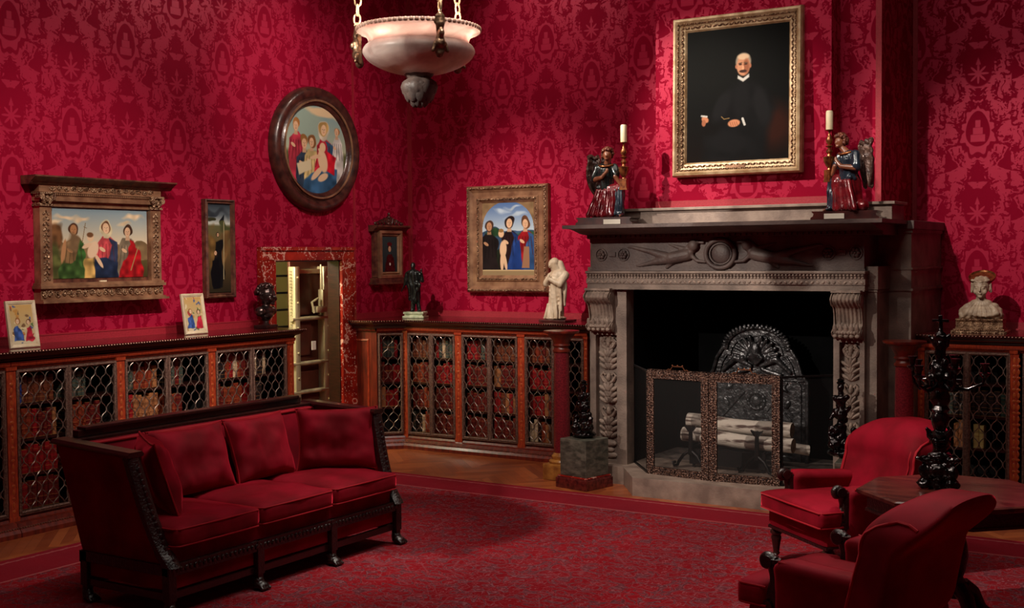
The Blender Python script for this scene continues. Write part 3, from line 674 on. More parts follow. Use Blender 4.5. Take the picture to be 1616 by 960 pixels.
for s in (-1, 1):
    for k in range(6):
        a_ = .25+k*.28; pr_.append(('c', (cxf, ybk-.02, 1.13), .014, (cxf+s*math.sin(a_)*.22, ybk-.03, 1.13+math.cos(a_)*.20), .02))
    pr_ += [('c', (cxf+s*.05, ybk-.02, 1.05), .02, (cxf+s*.20, ybk-.03, 1.12), .03), ('c', (cxf+s*.20, ybk-.03, 1.12), .03, (cxf+s*.33, ybk-.02, 1.0), .02), ('c', (cxf+s*.06, ybk-.02, 1.02), .02, (cxf+s*.24, ybk-.02, .97), .025),
            ('e', (cxf+s*.13, ybk-.03, 1.12), (.035, .03, .03)), ('c', (cxf+s*.30, ybk-.01, .9), .01, (cxf+s*.10, ybk-.01, .62), .008), ('c', (cxf+s*.34, ybk-.01, .55), .008, (cxf+s*.12, ybk-.01, .80), .012), ('e', (cxf+s*.27, ybk-.01, .84), (.05, .014, .02), (0, .6*s, 0)), ('e', (cxf+s*.30, ybk-.01, .70), (.03, .014, .05), (0, .5*s, 0))]
for k in range(7): a_ = -.9+k*.3; pr_.append(('c', (cxf, ybk-.03, 1.06), .01, (cxf+math.sin(a_)*.09, ybk-.05, 1.06+math.cos(a_)*.11), .017))
for k in range(14): a_ = 2*PI*k/14; pr_.append(('e', (cxf+.08*math.cos(a_), ybk-.01, .72+.08*math.sin(a_)), (.02, .016, .02)))
pr_.append(('e', (cxf, ybk-.01, .72), (.05, .02, .05)))
sculpt('relief', pr_, MT['iron'], fb, .008, 1)
# logs on fire dogs
def log(name, label, loc, ln, r, seed, rz=0, pitch=0, grp=None):
    mb = MB(); n = 16; seg = 14; rnd = random.Random(seed); vs = []; fs = []
    for i in range(n+1):
        for k in range(seg):
            a_ = 2*PI*k/seg; x = (i/n-.5)*ln; rr = r*(1+.07*noise.noise(Vector((x*4+seed, math.cos(a_), math.sin(a_)))))
            vs.append((x, rr*math.cos(a_)+.012*math.sin(x*5+seed), rr*math.sin(a_)+.008*math.cos(x*7+seed)))
    for i in range(n):
        for k in range(seg): l_ = (k+1) % seg; fs.append((i*seg+k, i*seg+l_, (i+1)*seg+l_, (i+1)*seg+k))
    mb.add(vs, fs); root = mb.build(name, MT['birch'], None, 50)
    root.location = loc; root.rotation_euler = (0, pitch, rz)
    for e in (0, n):
        mb = MB(); mb.add(vs[e*seg:(e+1)*seg], [tuple(range(seg))]); c = mb.build('cut_end', MT['birch_end'], root); c.location.x = .001*(1 if e else -1)
    return tag(root, label, 'log')
log('birch_log', 'smooth white birch log lying across the back of fire dogs', (-4.12, 10.42, .535), 1.0, .068, 3, .02, .03)
log('birch_log', 'rough peeling birch log lying in front and lowest', (-4.08, 10.27, .425), 1.06, .066, 9, -.02, .03)
log('birch_log', 'short dark split log end poking out at the right of the pile', (-3.62, 10.36, .38), .34, .045, 14, .5, .1)
for x, w_ in ((-4.47, 'left'), (-3.84, 'right')):
    t = thing('fire_dog', 'black wrought iron fire dog with fishtail top on %s side of the hearth' % w_, 'fire dog', (x, 10.13, .165), 0, 'fire dogs carrying the logs')
    mb = MB(); mb.tube([(0, 0, .12), (0, 0, .36)], [.024, .018], 8); mb.prism([(-.05, .37), (-.02, .33), (.02, .33), (.05, .37), (.055, .385), (.02, .372), (0, .378), (-.02, .372), (-.055, .385)], -.015, .015, 'y'); mb.build('post', MT['iron_s'], t, 40)
    for s in (-1, 1):
        mb = MB(); mb.tube([(0, 0, .16), (s*.07, -.01, .11), (s*.11, -.02, .05), (s*.12, -.02, .02), (s*.155, -.02, .012), (s*.165, -.02, .04), (s*.14, -.02, .045)], .014, 8); mb.build('foot', MT['iron_s'], t, 40)
    mb = MB(); mb.tube([(0, 0, .185), (0, .42, .185), (0, .42, 0)], .014, 8); mb.build('billet_bar', MT['iron_s'], t)
mb = MB()
for k in range(7): mb.box(-.36, .36, -.12+k*.07, -.105+k*.07, .0, .02)
mb.box(-.36, -.34, -.14, .34, -.0, .03); mb.box(.34, .36, -.14, .34, -.0, .03); mb.box(-.36, .36, -.15, -.13, -.11, .03)
for x in (-.33, .33):
    for y in (-.12, .3): mb.box(x-.01, x+.01, y-.01, y+.01, -.14, .0)
g = mb.build('fire_grate', MT['iron_s']); g.location = (-4.14, 10.32, .305); tag(g, 'low black iron grate under the birch logs', 'grate')
# fire screen
sp_ = [(-5.06, 10.17), (-4.70, 9.71), (-4.085, 9.645), (-3.47, 9.70), (-3.10, 10.12)]
ft2 = thing('fire_screen', 'folding four panel fire screen with pierced brass frames before the firebox', 'fire screen', (-4.1, 9.7, .16))
for i in range(4):
    (xa, ya), (xb, yb) = sp_[i], sp_[i+1]; wd = math.hypot(xb-xa, yb-ya); an = math.atan2(yb-ya, xb-xa); side = i in (0, 3)
    h = .92; bw = .016 if side else .068
    mb = MB(); pr_ = [(0, .008), (0, -.008), (bw, -.008), (bw, .008)]
    mb.frame(wd-.006, h, pr_, h/2)
    if not side:
        mb.frame(wd-.006, h, [(0, .014), (0, -.012), (.008, -.012), (.008, .014)], h/2); mb.frame(wd-.006-2*bw+.016, h-2*bw+.016, [(0, .013), (0, -.01), (.008, -.01), (.008, .013)], h/2)
        for k in range(int(h/.022)):
            for sx in (-1, 1): mb.ell((sx*(wd/2-bw/2-.003), -.010, .02+k*.022), (.016, .006, .008), None, 6, 4)
        for k in range(int((wd-.1)/.024)):
            for zz in (bw/2, h-bw/2): mb.ell((-wd/2+.06+k*.024, -.010, zz), (.009, .006, .016), None, 6, 4)
        for k in range(int(wd/.014)): mb.ell((-wd/2+.01+k*.014, 0, h+.006), (.007, .007, .008), None, 6, 4)
    else:
        for k in range(int(wd/.016)): mb.ell((-wd/2+.008+k*.016, 0, h-.004), (.008, .009, .007), None, 6, 4)
    p = mb.build('screen_panel', MT['brass'] if not side else MT['iron_s'], ft2, 40); p.location = ((xa+xb)/2+4.1, (ya+yb)/2-9.7, 0); p.rotation_euler = (0, 0, an)
    mb = MB(); mb.box(-wd/2+bw, wd/2-bw, -.0015, .0015, bw, h-bw); mb.build('wire_gauze', MT['gauze'], p)
    if not side:
        mb = MB(); mb.tube([(-.11, 0, .925), (-.09, 0, .94), (-.07, 0, .935), (-.05, 0, .965), (.05, 0, .965), (.07, 0, .935), (.09, 0, .94), (.11, 0, .925)], .006, 6)
        for x in (-.05, .05, 0): mb.ell((x, 0, .973), .008, None, 6, 5)
        mb.build('handle', MT['brass_s'], p, 50)
# =================================================================== BOOKCASES
def wire_grille(w_, z0, z1, name='grille', per=.155, sp=.049):
    mb = MB(); n = max(2, int(round(w_/sp))); d = w_/n; A = d*.5; K = int(round((z1-z0)/per*8)); r = .0043
    for i in range(n+1):
        x0 = -w_/2+i*d; ph = 0 if i % 2 else PI; path = []
        for k in range(K+1):
            z = z0+(z1-z0)*k/K; c = math.cos(2*PI*(z-z0)/per+ph); c = math.copysign(abs(c)**.6, c)
            x = x0+A*c*.93; x = max(-w_/2, min(w_/2, x)); path.append((x, .003*math.sin(4*PI*(z-z0)/per+i), z))
        mb.tube(path, r, 4)
    return mb
DZ0, DZ1 = .15, 1.265
GR = {}
def door(cab, x0, x1, hinge_y=-.012):
    w_ = x1-x0; fr_ = .028; mb = MB()
    mb.frame(w_, DZ1-DZ0, [(0, .012), (0, -.012), (fr_, -.012), (fr_, .008), (fr_*.6, .018), (fr_*.3, .012)], (DZ0+DZ1)/2)
    d = mb.build('door', MT['bronze_frame'], cab); d.location = ((x0+x1)/2, hinge_y, 0)
    key = round(w_, 3)
    if key not in GR:
        g = wire_grille(w_-2*fr_, DZ0+fr_, DZ1-fr_).build('grille', MT['bronze_grille'], d, 60); GR[key] = g.data
        g.location = (0, 0, 0)
    else: g = bpy.data.objects.new('grille', GR[key]); link(g, d)
    return d
SH = (.17, .445, .72, .995)
def cabinet(name, label, loc, rz, doors, pil, width, depth=.42, plinth=True, grp=None):
    """local x along the front, y into the case; doors: list of (x0,x1); pil: list of (x0,x1)"""
    t = thing(name, label, 'bookcase', loc, rz, grp)
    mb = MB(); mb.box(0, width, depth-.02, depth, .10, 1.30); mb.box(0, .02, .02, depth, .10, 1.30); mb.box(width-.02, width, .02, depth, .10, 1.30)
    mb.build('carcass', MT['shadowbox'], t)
    for z in SH: MB().box(.02, width-.02, .045, depth-.02, z-.022, z).build('shelf_board', MT['darkwood_s'], t)
    MB().box(0, width, 0.0, .03, .10, DZ0).build('bottom_rail', MT['walnut'], t); MB().box(0, width, 0, .03, DZ1, 1.31).build('top_rail', MT['walnut'], t)
    mb = MB(); mb.prism([(-.0, 1.285), (-.02, 1.29), (-.028, 1.305), (-.028, 1.325), (0.03, 1.325), (.03, 1.285)], 0, width, 'x'); mb.prism([(0, DZ1+.008), (-.010, DZ1+.012), (0, DZ1+.018)], 0, width, 'x'); mb.build('cornice', MT['walnut_red'], t)
    for a_, c_ in pil:
        mb = MB(); mb.box(a_, c_, -.022, .02, .13, 1.275); mb.box(a_-.006, c_+.006, -.03, .02, 1.262, 1.288); mb.box(a_-.006, c_+.006, -.03, .02, .10, .145)
        p = mb.build('pilaster', MT['walnut_red'], t)
        mb = MB(); xm = (a_+c_)/2
        for k in range(22): mb.ell((xm, -.022, .19+k*.0485), (.011 if k % 2 else .016, .004, .022 if k % 2 else .012), None, 6, 5)
        mb.build('inlay', mat_inlay, p)
    if plinth:
        mb = MB(); mb.prism([(.02, 0), (-.11, 0), (-.11, .035), (-.095, .06), (-.07, .075), (-.06, .10), (-.03, .11), (-.02, .13), (.02, .13)], 0, width, 'x'); pl = mb.build('plinth', MT['walnut'], t)
        mb = MB(); n = int(width/.022)
        for k in range(n): mb.ell(((k+.5)*width/n, -.085, .068), (.009, .009, .008), None, 6, 4)
        mb.build('bead', MT['bead'], pl)
    for a_, c_ in doors: door(t, a_, c_)
    return t
mat_inlay = mat('inlay paler wood', sRGB(196, 96, 50), sRGB(170, 70, 36), .3)
# left wall: fronts face +x, local x -> +y.  door plane x=-8.10
BL = [('leftmost bay', 3.64), ('leftmost full bay', 4.68), ('bay', 5.72), ('bay', 6.75), ('bay', 7.77)]
names = {3.64: 'walnut bookcase bay with two grille doors beyond the left edge of the picture', 4.68: 'carved walnut bookcase bay at far left edge, mostly cut off by the picture', 5.72: 'walnut bookcase bay with two grille doors behind left end of the sofa', 6.75: 'walnut bookcase bay with two grille doors behind middle of the sofa', 7.77: 'walnut bookcase bay with two grille doors nearest the vault doorway'}
for y0 in (3.64, 4.68, 5.72, 6.75, 7.77):
    last = y0 == 7.77; W = 1.035 if y0 < 6 else 1.02
    wd = W+.075 if last else W
    pil = [(-.04, .04)]+([(W-.03, W+.05)] if last else [])
    cabinet('bookcase', names[y0], (-8.10, y0, 0), PI/2, [(.045, W/2-.001), (W/2+.001, W-.045)], pil, wd, .42, True, 'left wall bookcase bays')
# back wall: fronts face -y, door plane y=10.66
BB = [(-8.10, .72), (-7.38, .79), (-6.59, .78)]
bl = ['short walnut bookcase bay beside the corner bay, under the dark bronze statuette', 'walnut bookcase bay with two grille doors under the arched gilt painting', 'walnut bookcase bay partly behind red column, under the cream statue']
for (x0, W), lb in zip(BB, bl):
    last = x0 == -6.59
    cabinet('bookcase', lb, (x0, 10.66, 0), 0, [(.045, W/2-.001), (W/2+.001, W-.045)], [(-.04, .04)]+([(W-.04, W-.001)] if last else []), W, .42, True, 'back wall bookcase bays left of the fireplace')
# corner bay, set diagonally
A_, B_ = Vector((-8.32, 10.43)), Vector((-8.10, 10.66)); d_ = B_-A_
cabinet('corner_bookcase', 'narrow diagonal corner bookcase bay with one grille door', (A_.x, A_.y, 0), math.atan2(d_.y, d_.x), [(.012, d_.length-.03)], [], d_.length, .2, True)
t = thing('panelled_pier', 'panelled walnut pier closing the bookcase beside the marble doorway', 'panelling', (XW, 10.38, 0), math.atan2(.05, .33))
mb = MB(); mb.box(0, .335, 0, .1, 0.1, 1.31); mb.box(.0, .335, -.02, .1, 0, .11); mb.prism([(-.0, 1.285), (-.02, 1.29), (-.028, 1.305), (-.028, 1.325), (0.03, 1.325), (.03, 1.285)], -.0, .335, 'x'); mb.build('pier', MT['walnut'], t)
mb = MB(); mb.frame(.17, 1.0, [(0, .006), (.0, 0), (.018, 0), (.018, .010)], .70); o = mb.build('panel_moulding', MT['walnut_red'], t); o.location.x = .155
# right of the fireplace
BRc = [(-2.585, .78), (-1.805, .80)]
for (x0, W), lb in zip(BRc, ['walnut bookcase bay right of the fireplace under the tan bust', 'walnut bookcase bay cut off by right edge of the picture']):
    cabinet('bookcase', lb, (x0, 10.66, 0), 0, [(.06, W/2+.01), (W/2+.012, W-.038)], [(-.0, .055), (W-.036, W+.03)] if x0 < -2 else [(.03, .031)], W, .42, True, 'bookcase bays right of the fireplace')
# continuous tops
def worktop(name, pts, label):
    mb = MB(); mb.prism(pts, 1.385, 1.41, 'z'); n = len(pts)
    ins = [(p[0], p[1]) for p in pts]; c = Vector((sum(p[0] for p in pts)/n, sum(p[1] for p in pts)/n))
    o = mb.build(name, MT['walnut_top']); return tag(o, label, 'worktop')
def crown(parent, path, out):
    """moulding swept under the edge; path = front edge polyline, 'out' = outward normals"""
    prof = [(0, 1.41), (0, 1.392), (-.018, 1.386), (-.03, 1.366), (-.075, 1.345), (-.088, 1.322), (-.10, 1.322), (-.10, 1.41)]
    mb = MB(); vs = []; fs = []; n = len(prof)
    for (x, y), (ox, oy) in zip(path, out):
        for d, z in prof: vs.append((x+ox*d, y+oy*d, z-.0015))
    for i in range(len(path)-1):
        for k in range(n-1): fs.append((i*n+k, (i+1)*n+k, (i+1)*n+k+1, i*n+k+1))
    mb.add(vs, fs); mb.build('crown_moulding', MT['darkwood_s'], parent)
    mb = MB()
    for i in range(len(path)-1):
        a, b_ = Vector(path[i]), Vector(path[i+1]); L_ = (b_-a).length; m_ = int(L_/.028)
        for k in range(m_):
            p = a.lerp(b_, (k+.5)/m_); mb.ell((p.x+out[i][0]*.002, p.y+out[i][1]*.002, 1.401), (.009, .009, .007), None, 6, 4)
    mb.build('bead_edge', MT['bead'], parent)
o = worktop('worktop', [(XW, 3.6), (-8.005, 3.6), (-8.005, 8.94), (XW, 8.94)], 'long polished walnut top running along the left wall bookcase'); crown(o, [(-8.0, 3.6), (-8.0, 8.945), (XW, 8.945)], [(1, 0), (1, 1), (0, 1)])
q0, q1, q2, q3 = (XW, 10.26), (-8.27, 10.30), (-8.03, 10.555), (-5.62, 10.555)
o = worktop('worktop', [(XW, YW), q0, q1, q2, q3, (-5.62, YW)], 'polished walnut top over corner and back wall bookcases left of fireplace'); crown(o, [q0, q1, q2, q3], [(.1, -1), (.5, -.87), (.4, -.92), (0, -1)])
o = worktop('worktop', [(-2.585, 10.56), (.2, 10.56), (.2, YW), (-2.585, YW)], 'polished walnut top with beaded edge right of the fireplace'); crown(o, [(-2.585, 10.555), (.2, 10.555)], [(0, -1), (0, -1)])

# ------------------------------------------------------------------- books
BC = {'crimson': sRGB(150, 22, 30), 'dark red': sRGB(104, 24, 24), 'brown': sRGB(108, 52, 34), 'tan': sRGB(164, 104, 66), 'grey green': sRGB(70, 78, 70), 'blue': sRGB(36, 60, 128), 'cream': sRGB(206, 176, 142), 'black': sRGB(30, 24, 26), 'rust': sRGB(136, 50, 30), 'dark green': sRGB(34, 62, 54), 'pale yellow': sRGB(206, 190, 120)}
def bookmat(nm, c):
    m, nt, b = newmat(nm+' leather'); b.inputs['Roughness'].default_value = .42
    tc = node(nt, 'ShaderNodeTexCoord'); sp = node(nt, 'ShaderNodeSeparateXYZ'); nt.links.new(tc.outputs['Generated'], sp.inputs[0]); z = E(nt, sp.outputs[2])
    band = (z*6.0).mod(1.0).inside(0.10, .03); lab = (z-0.70).abs().inside(0.055, .01)
    mx = node(nt, 'ShaderNodeMix', data_type='RGBA'); nt.links.new((band*.55).x, mx.inputs[0]); mx.inputs[6].default_value = c; mx.inputs[7].default_value = sRGB(190, 132, 72)
    m2 = node(nt, 'ShaderNodeMix', data_type='RGBA'); nt.links.new((lab*.6).x, m2.inputs[0]); nt.links.new(mx.outputs[2], m2.inputs[6]); m2.inputs[7].default_value = tuple(x*.35 for x in c[:3])+(1,)
    nt.links.new(m2.outputs[2], b.inputs['Base Color']); return m
BM = {}
pagem = mat('page edges', sRGB(190, 170, 140))
for k, c in BC.items():
    mb = MB(); n = 6
    mb.prism([(-.5, .5), (-.5, -.42)]+[(.5*math.sin(-PI/2+PI*i/n), -.42-.08*math.cos(-PI/2+PI*i/n)) for i in range(1, n)]+[(.5, -.42), (.5, .5)], 0, 1, 'z')
    mb.box(-.5, .5, -.515, -.49, .30, .32); mb.box(-.5, .5, -.515, -.49, .52, .54)
    o = mb.build('book', bookmat(k, c)); BM[k] = o.data; bpy.data.objects.remove(o)
ORD = ['first', 'second', 'third', 'fourth', 'fifth', 'sixth', 'seventh', 'eighth', 'ninth', 'tenth', 'eleventh', 'twelfth', 'thirteenth', 'fourteenth']
SHN = {0: 'bottom shelf', 1: 'third shelf', 2: 'second shelf', 3: 'top shelf'}
books = []
rb = random.Random(21)
def row(fn, rz, x0, x1, si, pal, doorname, fill=1.0, hh=(.18, .235), grp='books', bias=None):
    x = x0; i = 0; cut = x0+(x1-x0)*fill; colr = rb.choice(pal)
    while x < cut-.03:
        th = rb.uniform(.036, .056); h = rb.uniform(*hh)
        if rb.random() < .45: colr = rb.choice(pal)
        c = colr
        if x+th > cut: break
        P = fn(x+th/2, .115); books.append([P[0], P[1], SH[si], rz, th-.0015, rb.uniform(.11, .13), h, c, '%s book, %s from left on the %s, %s' % (c, ORD[min(i, 13)], SHN[si], doorname), grp]); x += th; i += 1
REDS = ['crimson', 'dark red', 'dark red', 'brown', 'rust', 'dark red', 'crimson', 'tan', 'dark red']
MIX = REDS+['grey green', 'rust', 'black', 'cream']
fl = lambda y0: (lambda a, b_: (-8.10-b_, y0+a))
dn = ORD
for bi, y0 in enumerate((4.68, 5.72, 6.75, 7.77)):
    W = 1.035 if y0 < 6 else 1.02
    for di in (0, 1):
        if bi == 0 and di == 0: continue
        k = bi*2+di-1
        rows = (0, 1, 2, 3) if k < 2 else ((1, 2, 3) if k == 2 else (2, 3))
        for si in rows:
            fill = {(2, 3): .55, (2, 2): .8, (4, 3): .62, (4, 2): .55, (6, 3): .62, (6, 2): .45, (5, 3): 1, (2, 1): .7}.get((k, si), rb.uniform(.86, 1))
            x0 = .05 if di == 0 else W/2+.005; x1 = W/2-.005 if di == 0 else W-.05
            pal = MIX if k != 1 or si != 3 else REDS+['blue']
            row(fl(y0), PI/2, x0, x1, si, pal, '%s grille door, left bookcase' % dn[k], fill, grp='books behind the left wall grilles')
for bi, (bx0, W) in enumerate(BB):
    for di in (0, 1):
        k = bi*2+di
        for si in (0, 1, 2, 3):
            x0 = .05 if di == 0 else W/2+.005; x1 = W/2-.005 if di == 0 else W-.05
            fill = {(1, 3): .8, (5, 3): .3, (5, 2): .2, (5, 1): .2, (5, 0): .2, (4, 0): .8, (3, 3): .95}.get((k, si), rb.uniform(.9, 1))
            pal = REDS if si in (1, 2) else MIX
            if k == 3 and si == 3: pal = ['tan', 'cream', 'tan', 'brown']
            if k == 0 and si == 0: pal = MIX+['blue']
            row(lambda a, b_, bx0=bx0: (bx0+a, 10.66+b_), 0, x0, x1, si, pal, '%s grille door, back bookcase' % dn[k], fill, grp='books behind the back wall grilles')
ddir = (B_-A_).normalized(); dnr = Vector((-ddir.y, ddir.x)); cang = math.atan2(ddir.y, ddir.x)
for si in (1, 2, 3):
    row(lambda a, b_: tuple(A_+ddir*a+dnr*(b_)), cang, .02, d_.length-.035, si, REDS+['grey green'], 'corner bookcase', 1, grp='books in the corner bookcase')
row(lambda a, b_: (-2.585+a, 10.66+b_), 0, .10, .38, 2, ['dark green', 'grey green', 'black'], 'first door right of fireplace', 1, grp='books right of the fireplace')
row(lambda a, b_: (-2.585+a, 10.66+b_), 0, .42, .73, 2, ['dark green', 'grey green', 'black'], 'second door right of fireplace', 1, grp='books right of the fireplace')
row(lambda a, b_: (-2.585+a, 10.66+b_), 0, .28, .38, 1, ['cream', 'tan'], 'first door right of fireplace', 1, grp='books right of the fireplace')
row(lambda a, b_: (-2.585+a, 10.66+b_), 0, .44, .58, 1, ['pale yellow', 'pale yellow'], 'second door right of fireplace', 1, grp='books right of the fireplace')
row(lambda a, b_: (-1.805+a, 10.66+b_), 0, .08, .38, 2, ['dark green', 'black'], 'rightmost door right of fireplace', 1, grp='books right of the fireplace')
books.sort(key=lambda b: math.hypot(b[0], b[1]) / b[4]**.0)
import collections
for b in books[:300]:
    o = bpy.data.objects.new('book', BM[b[7]]); link(o); o.location = (b[0], b[1], b[2]+.001); o.rotation_euler = (0, 0, b[3]); o.scale = (b[4], b[5], b[6]); tag(o, b[8], 'book', b[9])
rest = books[300:]
if rest:
    cols = list(BM); mb = MB()
    for b in rest:
        mb.cur = cols.index(b[7]); me = BM[b[7]]; mt = Matrix.Translation((b[0], b[1], b[2]+.001)) @ Matrix.Rotation(b[3], 4, 'Z') @ Matrix.Diagonal((b[4], b[5], b[6], 1))
        mb.add([mt @ v.co for v in me.vertices], [tuple(p.vertices) for p in me.polygons])
    o = mb.build('books', [BM[c].materials[0] for c in cols]); tag(o, 'remaining small leather books farthest back behind the grilles near the corner', 'books', kind='stuff')
print('BOOKS', len(books))
# =================================================================== PAINTINGS (painted canvases as coloured fine meshes)
def pm():
    m, nt, b = newmat('oil paint'); a = node(nt, 'ShaderNodeVertexColor'); a.layer_name = 'paint'
    nt.links.new(a.outputs[0], b.inputs['Base Color']); b.inputs['Roughness'].default_value = .6; b.inputs['Specular IOR Level'].default_value = .06
    n = node(nt, 'ShaderNodeTexNoise'); n.inputs['Scale'].default_value = 90; tc = node(nt, 'ShaderNodeTexCoord'); nt.links.new(tc.outputs['Object'], n.inputs['Vector'])
    bp = node(nt, 'ShaderNodeBump'); bp.inputs['Strength'].default_value = .08; bp.inputs['Distance'].default_value = .003; nt.links.new(n.outputs['Fac'], bp.inputs['Height']); nt.links.new(bp.outputs[0], b.inputs['Normal']); return m
PAINT = pm()
class Cv:
    """a small painter: x 0..asp to the right, y 0..1 downward"""
    def __init__(s, nx, ny, seed=1):
        s.nx, s.ny = nx, ny; s.asp = nx/ny; s.a = np.zeros((ny, nx, 3)); yy, xx = np.mgrid[0:ny, 0:nx]
        s.x = (xx+.5)/ny; s.y = (yy+.5)/ny; s.r = np.random.RandomState(seed)
        s.wx = s.sm(9)*.5; s.wy = s.sm(9)*.5
    def sm(s, k):
        """smooth noise -1..1"""
        g = s.r.rand(k+2, int(k*max(s.asp, .3))+3)*2-1; gy = s.y*k; gx = s.x*k; gx = np.clip(gx, 0, g.shape[1]-1.001); gy = np.clip(gy, 0, g.shape[0]-1.001)
        i = gy.astype(int); j = gx.astype(int); fy = gy-i; fx = gx-j; fy = fy*fy*(3-2*fy); fx = fx*fx*(3-2*fx)
        return (g[i, j]*(1-fx)+g[i, j+1]*fx)*(1-fy)+(g[i+1, j]*(1-fx)+g[i+1, j+1]*fx)*fy
    def c(s, c): return np.array([q/255 for q in c])
    def mix(s, m, c, shade=0.0, k=14):
        col = s.c(c)[None, None, :]*np.ones_like(s.a)
        if shade: col = col*(1+shade*s.sm(k))[..., None]
        m = np.clip(m, 0, 1)[..., None]; s.a = s.a*(1-m)+col*m
    def grad(s, stops):
        ys = [q[0] for q in stops]; 
        for ch in range(3): s.a[..., ch] = np.interp(s.y, ys, [q[1][ch]/255 for q in stops])
    def ell(s, cx, cy, rx, ry, c, ang=0, soft=.10, wob=0.0, shade=0.0):
        X = s.x-cx+s.wx*wob; Y = s.y-cy+s.wy*wob; ca, sa = math.cos(ang), math.sin(ang); u = (X*ca+Y*sa)/rx; v = (-X*sa+Y*ca)/ry
        d = np.sqrt(u*u+v*v); s.mix((1-d)/soft+.5, c, shade)
    def poly(s, pts, c, soft=.006, wob=0.0, shade=0.0, k=14):
        X = s.x+s.wx*wob; Y = s.y+s.wy*wob; ins = np.zeros_like(X, bool); dm = np.full_like(X, 9.0); n = len(pts)
        for i in range(n):
            x0, y0 = pts[i]; x1, y1 = pts[(i+1) % n]
            with np.errstate(divide='ignore', invalid='ignore'):
                cr = ((y0 > Y) != (y1 > Y)) & (X < (x1-x0)*(Y-y0)/((y1-y0) if y1 != y0 else 1e-9)+x0)
            ins ^= cr; t = np.clip(((X-x0)*(x1-x0)+(Y-y0)*(y1-y0))/max((x1-x0)**2+(y1-y0)**2, 1e-9), 0, 1)
            dm = np.minimum(dm, np.hypot(X-x0-t*(x1-x0), Y-y0-t*(y1-y0)))
        s.mix(np.where(ins, dm, -dm)/soft+.5, c, shade, k)
    def line(s, pts, w_, c, soft=.004):
        for (x0, y0), (x1, y1) in zip(pts[:-1], pts[1:]):
            t = np.clip(((s.x-x0)*(x1-x0)+(s.y-y0)*(y1-y0))/max((x1-x0)**2+(y1-y0)**2, 1e-9), 0, 1)
            s.mix((w_-np.hypot(s.x-x0-t*(x1-x0), s.y-y0-t*(y1-y0)))/soft+.5, c)
    def fold(s, cx, y0, y1, w_, c, n=5):
        for i in range(n):
            x = cx+(i/(n-1)-.5)*w_; s.line([(x, y0), (x+(i-n/2)*.008, (y0+y1)/2), (x+(i-n/2)*.02, y1)], .0035, c, .008)
    def head(s, x, y, r, skin, hair, tilt=0, veil=None, hl=1.0):
        if veil: s.ell(x, y+r*.2, r*1.45, r*1.75, veil, tilt, .15, .05, .15)
        s.ell(x, y-r*.15, r*1.12, r*1.25*hl, hair, tilt, .15, .05, .2)
        s.ell(x, y+r*.1, r*.74, r*1.0, skin, tilt, .18, 0, .06)
        d = tuple(int(q*.62) for q in skin)
        for q in (-1, 1): s.ell(x+q*r*.28, y-.02*r, r*.14, r*.06, d)
        s.ell(x+r*.02, y+r*.55, r*.18, r*.06, (int(skin[0]*.8), int(skin[1]*.5), int(skin[2]*.5))); s.line([(x+r*.03, y+r*.05), (x+r*.06, y+r*.32)], r*.03, d, r*.1)
    def mesh(s, name, w_, h, parent=None, oval=False):
        nx, ny = s.nx, s.ny; xs = np.linspace(-w_/2, w_/2, nx+1); zs = np.linspace(h/2, -h/2, ny+1)
        X, Z = np.meshgrid(xs, zs); Y = np.zeros_like(X)
        v = np.stack([X, Y, Z], -1).reshape(-1, 3); i = np.arange(ny)[:, None]*(nx+1)+np.arange(nx)[None, :]
        f = np.stack([i, i+nx+1, i+nx+2, i+1], -1).reshape(-1, 4); col = s.a.reshape(-1, 3)
        if oval:
            cx = (X[:-1, :-1]+X[1:, 1:])/2/(w_/2); cz = (Z[:-1, :-1]+Z[1:, 1:])/2/(h/2); k = ((cx**2+cz**2) < 1).reshape(-1); f = f[k]; col = col[k]
        me = bpy.data.meshes.new(name); me.from_pydata(v.tolist(), [], f.tolist()); me.materials.append(PAINT)
        at = me.color_attributes.new('paint', 'BYTE_COLOR', 'CORNER'); c4 = np.ones((len(f)*4, 4)); c4[:, :3] = np.repeat(np.clip(col, 0, 1), 4, 0)
        at.data.foreach_set('color_srgb', c4.reshape(-1)); me.update(); o = bpy.data.objects.new(name, me); link(o, parent); return o
SKIN = (214, 168, 130)
def sky_land(c, top, low, hor, hill, ground):
    c.grad([(0, top), (hor, low), (hor+.001, ground), (1, tuple(int(q*.6) for q in ground))])
    xs = np.linspace(-.1, c.asp+.1, 14); pts = [(x, hor-.07*abs(math.sin(x*5.3))-.03*math.sin(x*13)) for x in xs]
    c.poly(pts+[(c.asp+.1, hor+.2), (-.1, hor+.2)], hill, .01, .05, .2)
def robed(c, x, y, s, robe, skin=SKIN, hair=(80, 52, 36), mantle=None, veil=None, tilt=0, bottom=1.05):
    """generic robed half-length figure; (x,y) head centre, s head radius"""
    c.poly([(x-s*1.0, y+s*1.6), (x+s*1.0, y+s*1.6), (x+s*2.3, y+s*2.8), (x+s*2.6, bottom), (x-s*2.6, bottom), (x-s*2.2, y+s*2.8)], robe, .012, .05, .22)
    if mantle: c.poly([(x+s*.5, y+s*1.7), (x+s*2.3, y+s*2.6), (x+s*2.9, bottom), (x-s*1.2, bottom), (x+s*.4, y+s*5), (x+s*1.1, y+s*3.2)], mantle, .012, .05, .25)
    c.fold(x, y+s*3, min(bottom, y+s*7), s*3, tuple(int(q*.5) for q in robe), 5)
    c.poly([(x-s*.4, y+s*.7), (x+s*.4, y+s*.7), (x+s*.6, y+s*1.9), (x-s*.6, y+s*1.9)], tuple(int(q*.9) for q in skin), .01)
    c.head(x, y, s, skin, hair, tilt, veil)
    c.ell(x-s*.9, y+s*4.0, s*.75, s*.35, skin, .5, .2)
